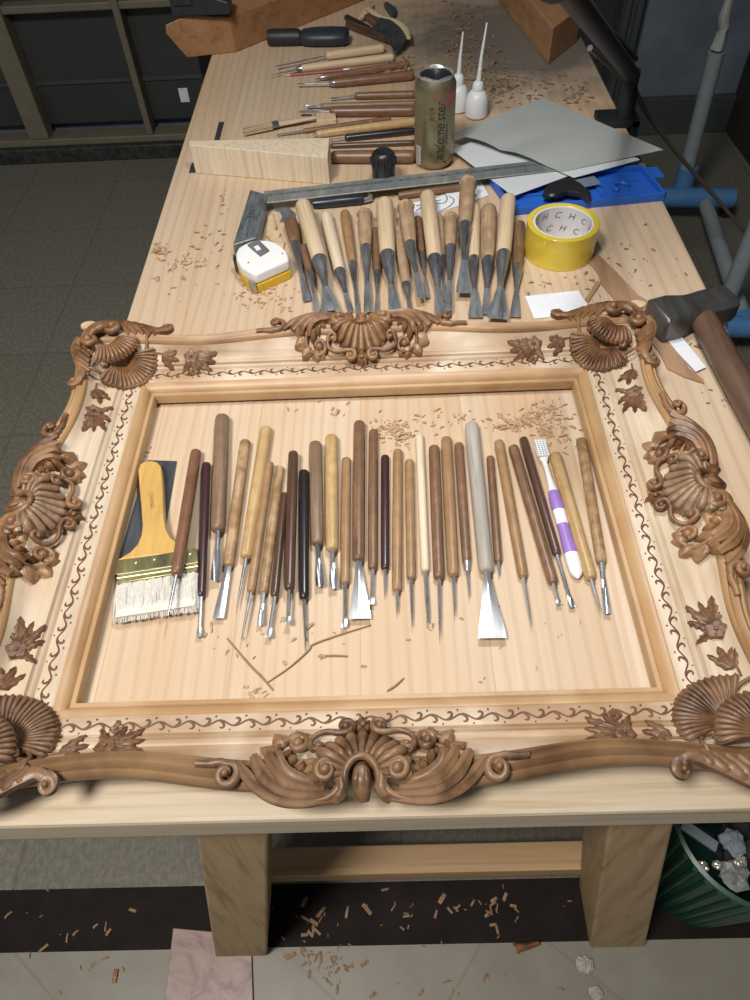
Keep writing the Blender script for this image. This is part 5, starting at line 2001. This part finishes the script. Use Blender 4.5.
for i, (px, py, s_, lab) in enumerate(((703, 866, 5.5, 'small crumpled gold foil at the left of the basket'), (717, 865, 4.5, 'tiny crumpled foil in the middle of the basket'), (741, 861, 6.5, 'larger crumpled gold foil at the right of the basket'))):
    crumple(PF(px, py, .262), iso(s_, bc), M_foil, 'crumpled_foil', lab, 'foil', 20 + i, .7, 'foil scraps in the basket')
crumple(PF(735, 875, .245), iso(15, bc), M_bag, 'plastic_bag', 'grey crumpled plastic at the front of the basket', 'bag', 31, .5)

# ------------------------------------------------------------------ things at the far end
A, B, C = zb4(35, 176), zb4(190, 178), zb4(415, 168)
r1 = iso(7.3, P(*A))
r2 = iso(11.6, P(*B))
PA, PC = P(*A, r1), P(*C, r1)
M = frame_xy(PA, PC)
L = (PC - PA).length
gt = thing('rubber_grip_tool', PA, 'black tool with a thick flat body and a round grip, leaning by the brown timber', 'tool', matrix=M)
MB().lathe([(0, .002), (.001, r1 * .9), (.01, r1), (L * .32, r1), (L * .40, r1 * .95)], 22, 'y').build('grip', plain('black_grip', (0.016, 0.017, 0.022), 0.5), gt)
mb = MB()
mb.lathe([(L * .38, r1 * .9), (L * .46, r2 * .9), (L * .58, r2 * 1.05), (L * .80, r2 * 1.08), (L * .96, r2), (L, r2 * .75), (L, .002)], 26, 'y', (0, 0, 0), 0, (1, .62))
mb.build('tool_body', plain('dark_blue_black', (0.022, 0.027, 0.037), 0.45), gt, angle=60)


def zf8(u, v):
    return 330 + u / 7.5, v / 7.5


for (a, b, w, hm, lab) in (((130, 180), (490, 320), 62, 'dark', 'dark brown handle nearest of the pile beside the curved brush'), ((120, 130), (300, 215), 48, 'black', 'black handle in the middle of the pile at the far end'), ((275, 128), (400, 225), 50, 'reddish', 'reddish handle next to the bristles of the curved brush')):
    A, B, C, r = tool_pose(zf8(*a), zf8(*b), zf8(*b), w / 7.5)
    M = frame_xy(A, B)
    L = (B - A).length
    o = MB().lathe(handle_prof(L, r, 'taper'), 18, 'y').build('tool_handle', WD[hm])
    o.matrix_world = M
    mark(o, lab, 'tool handle', 'dark handles piled at the far end')
sbp = [P(*zf8(u, v), .024) for u, v in ((285, 66), (335, 100), (390, 128), (460, 145), (520, 175), (570, 225), (590, 285))]
sbr = thing('scrub_brush', P(*zf8(470, 190)), 'curved beige brush with dark bristles lying at the far end', 'brush')
so = sbr.location.copy()
mb = MB()
mb.tube([p_ - so for p_ in cr(sbp, 5)], [iso(3.0, sbp[0]), iso(3.6, sbp[0]), iso(2.0, sbp[0]), iso(2.2, sbp[0]), iso(3.4, sbp[0]), iso(3.4, sbp[0]), iso(2.0, sbp[0])], n=12, flat=.6)
mb.build('handle', plain('beige_plastic', (0.56, 0.47, 0.28), 0.4, var=0.05), sbr)
mb = MB()
spine = cr(sbp[2:], 8)
for i in range(160):
    p_ = spine[int(rnd.random() * (len(spine) - 1))] - so
    q_ = p_ + Vector((rnd.uniform(-.035, -.018), rnd.uniform(-.05, -.03), -.010 + rnd.uniform(-.006, .002)))
    q_.z = max(q_.z, .003)
    mb.tube([p_ + Vector((-.003, -.003, 0)), q_], [.0016, .0012], n=4)
mb.build('bristles', plain('dark_bristles', (0.035, 0.042, 0.042), 0.7), sbr, angle=30)
flat_piece('plastic_offcut', [zf8(405, 62), zf8(430, 55), zf8(500, 100), (396, 18.5), (393, 21)], .0005, .012, plain('grey_green_plastic', (0.045, 0.055, 0.055), 0.5), 'dark grey-green scrap just behind the curved brush', 'scrap', bevel=.002)
mb = MB()
mb.tube(cr([P(*zf8(u, v), z) for u, v, z in ((205, 140, .012), (240, 112, .016), (270, 70, .02), (300, 35, .016), (322, 12, .012))], 6), [.0035, .006, .006, .005, .002], n=8, flat=.25)
mark(mb.build('wood_curl', M_tip), 'pale curled wood shaving standing up beside the curved brush', 'shaving')

# ------------------------------------------------------------------ dry stems, shavings, chips
M_stem = plain('dry_stem', (0.27, 0.17, 0.075), 0.7)
for pts, lab in (([(227, 638), (250, 665), (263, 678), (273, 690)], 'dry brown stem lying on the left below the dark purple tool'),
                 ([(268, 682), (290, 667), (309, 650), (314, 644), (345, 633), (371, 625)], 'long thin kinked stem lying below the near-black tool'),
                 ([(318, 656), (333, 655.5), (348, 656)], 'short straw-coloured stem lying under the middle tools'),
                 ([(387, 691), (395, 686), (404, 678)], 'short dark stem lying close to the near inner edge of the frame')):
    mb = MB()
    mb.tube([P(a, b, .0011) for a, b in cr(pts, 5)], [.0006, .0010, .0010, .0006], n=6)
    mark(mb.build('dry_stem', M_stem), lab, 'stem')


def chips(name, label, zones, mat, seed, z0=0.0, plane=P, size=(.004, .009)):
    rr_ = random.Random(seed)
    mb = MB()
    for (cx, cy, sx, sy, n_) in zones:
        for i in range(n_):
            px, py = rr_.gauss(cx, sx), rr_.gauss(cy, sy)
            c = plane(px, py, z0)
            if plane is P and not (BX0 + .005 < c.x < BX1 - .005):
                continue
            a = rr_.uniform(0, 2 * PI)
            L_ = rr_.uniform(*size) * rr_.choice((.5, .8, 1, 1, 1.5))
            w_ = L_ * rr_.uniform(.16, .42)
            cu = rr_.uniform(.15, .9)
            d = Vector((math.cos(a), math.sin(a), 0))
            s = Vector((-d.y, d.x, 0))
            rows = []
            for k_ in range(5):
                t = k_ / 4 - .5
                z_ = .0006 + L_ * cu * (.5 - 2 * t * t) * .5
                rows.append((c + d * (L_ * t) - s * w_ * .5 + Vector((0, 0, z_)), c + d * (L_ * t) + s * w_ * .5 + Vector((0, 0, z_ + w_ * .15))))
            vs = [p_ for r_ in rows for p_ in r_]
            vs += [p_ + Vector((0, 0, .0004)) for p_ in vs]
            fs = []
            for k_ in range(4):
                b_ = 2 * k_
                fs.append((b_, b_ + 1, b_ + 3, b_ + 2))
                fs.append((b_ + 12, b_ + 13, b_ + 11, b_ + 10))
                fs.append((b_, b_ + 2, b_ + 12, b_ + 10))
                fs.append((b_ + 3, b_ + 1, b_ + 11, b_ + 13))
            fs.append((0, 10, 11, 1))
            fs.append((8, 9, 19, 18))
            mb.add(vs, fs)
    o = mb.build(name, mat, angle=50)
    return mark(o, label, 'wood shavings', kind='stuff')


M_chip = wood('shaving_wood', (0.42, 0.26, 0.15), (0.26, 0.14, 0.07), 300, 300, rough=0.7, light=(0.56, 0.40, 0.26))
M_chipd = wood('dark_shaving_wood', (0.27, 0.155, 0.085), (0.16, 0.085, 0.045), 300, 300, rough=0.7, light=(0.38, 0.25, 0.15))
chips('wood_shavings', 'curled shavings scattered on the bench left of the tape measure', [(158, 250, 6, 4, 26), (180, 264, 9, 4, 24), (176, 284, 12, 10, 10), (215, 262, 18, 6, 14), (205, 245, 14, 10, 10), (228, 205, 7, 8, 8)], M_chip, 1)
chips('wood_shavings', 'crumbs of wood around the tape measure and the left chisels', [(262, 294, 14, 7, 50), (285, 305, 8, 5, 14), (240, 290, 8, 8, 12)], M_chip, 2, size=(.003, .007))
chips('wood_shavings', 'fine shavings heaped inside the frame near its top right corner', [(512, 425, 12, 4, 70), (536, 418, 9, 7, 80), (552, 432, 9, 6, 40), (562, 410, 8, 9, 20), (575, 440, 8, 10, 10)], M_chip, 3, size=(.003, .008))
chips('wood_shavings', 'fine shavings scattered inside the frame at the top middle', [(390, 428, 9, 5, 55), (402, 440, 7, 5, 30), (425, 425, 14, 8, 18), (455, 420, 14, 6, 14), (330, 410, 25, 4, 10)], M_chip, 4, size=(.003, .007))
chips('wood_shavings', 'a few crumbs on the bench inside the frame below the tools', [(235, 640, 20, 12, 16), (330, 640, 40, 15, 14), (260, 690, 6, 3, 8), (500, 640, 50, 25, 12), (145, 456, 8, 5, 12)], M_chip, 5, size=(.003, .006))
chips('wood_shavings', 'crumbs on the right side of the bench beside the hammer', [(600, 275, 22, 14, 26), (655, 255, 18, 20, 22), (725, 405, 10, 6, 12), (540, 285, 10, 8, 10), (700, 340, 8, 8, 8)], M_chipd, 6, size=(.003, .007))
chips('wood_shavings', 'drift of dusty shavings on the far part of the bench right of the can', [(466, 45, 13, 14, 150), (482, 76, 14, 10, 140), (520, 85, 22, 10, 90), (490, 95, 16, 10, 40), (575, 95, 10, 7, 40), (462, 20, 12, 10, 60)], M_chipd, 7, size=(.005, .012))
chips('wood_shavings', 'shavings caught among the tool handles at the back of the bench', [(400, 64, 8, 5, 50), (385, 72, 8, 4, 20), (355, 118, 20, 6, 12)], M_chip, 8, size=(.005, .011), z0=.006)
chips('wood_shavings', 'shavings lying on the floor under the bench', [(325, 962, 16, 12, 45), (305, 925, 14, 12, 22), (500, 912, 26, 14, 30), (390, 908, 30, 12, 16), (70, 925, 40, 18, 14), (450, 985, 60, 10, 12), (100, 975, 40, 15, 8)], M_chipd, 9, plane=PF, size=(.005, .013))
mb = MB()
cc = [PF(a, b, .004) for a, b in ((512, 944), (536, 941), (539, 946), (524, 950), (517, 954))]


def ftop(s, t):
    a = cc[0].lerp(cc[1], s)
    b = cc[4].lerp(cc[2], s)
    return a.lerp(b, t) + Vector((0, 0, .004 + .012 * math.sin(PI * t) + .004 * math.sin(2 * PI * s)))


mb.solid(ftop, lambda s, t: ftop(s, t) - Vector((0, 0, .0025)), 10, 6)
mark(mb.build('wood_chip', wood('rust_chip', (0.27, 0.12, 0.05), (0.18, 0.075, 0.03), 90, 30, rough=0.6)), 'curled rust-brown wood chip on the pale floor tiles between the legs', 'wood chip')
for i, (px, py, s_, lab) in enumerate(((585, 964, 9, 'small whitish stone lump on the floor just before the right leg'), (596, 993, 7, 'small whitish lump at the bottom edge of the floor, right of centre'))):
    c_ = PF(px, py, .006)
    crumple(c_, iso(s_, c_), plain('plaster_white', (0.36, 0.34, 0.31), 0.8), 'plaster_lump', lab, 'plaster lump', 40 + i, .45)
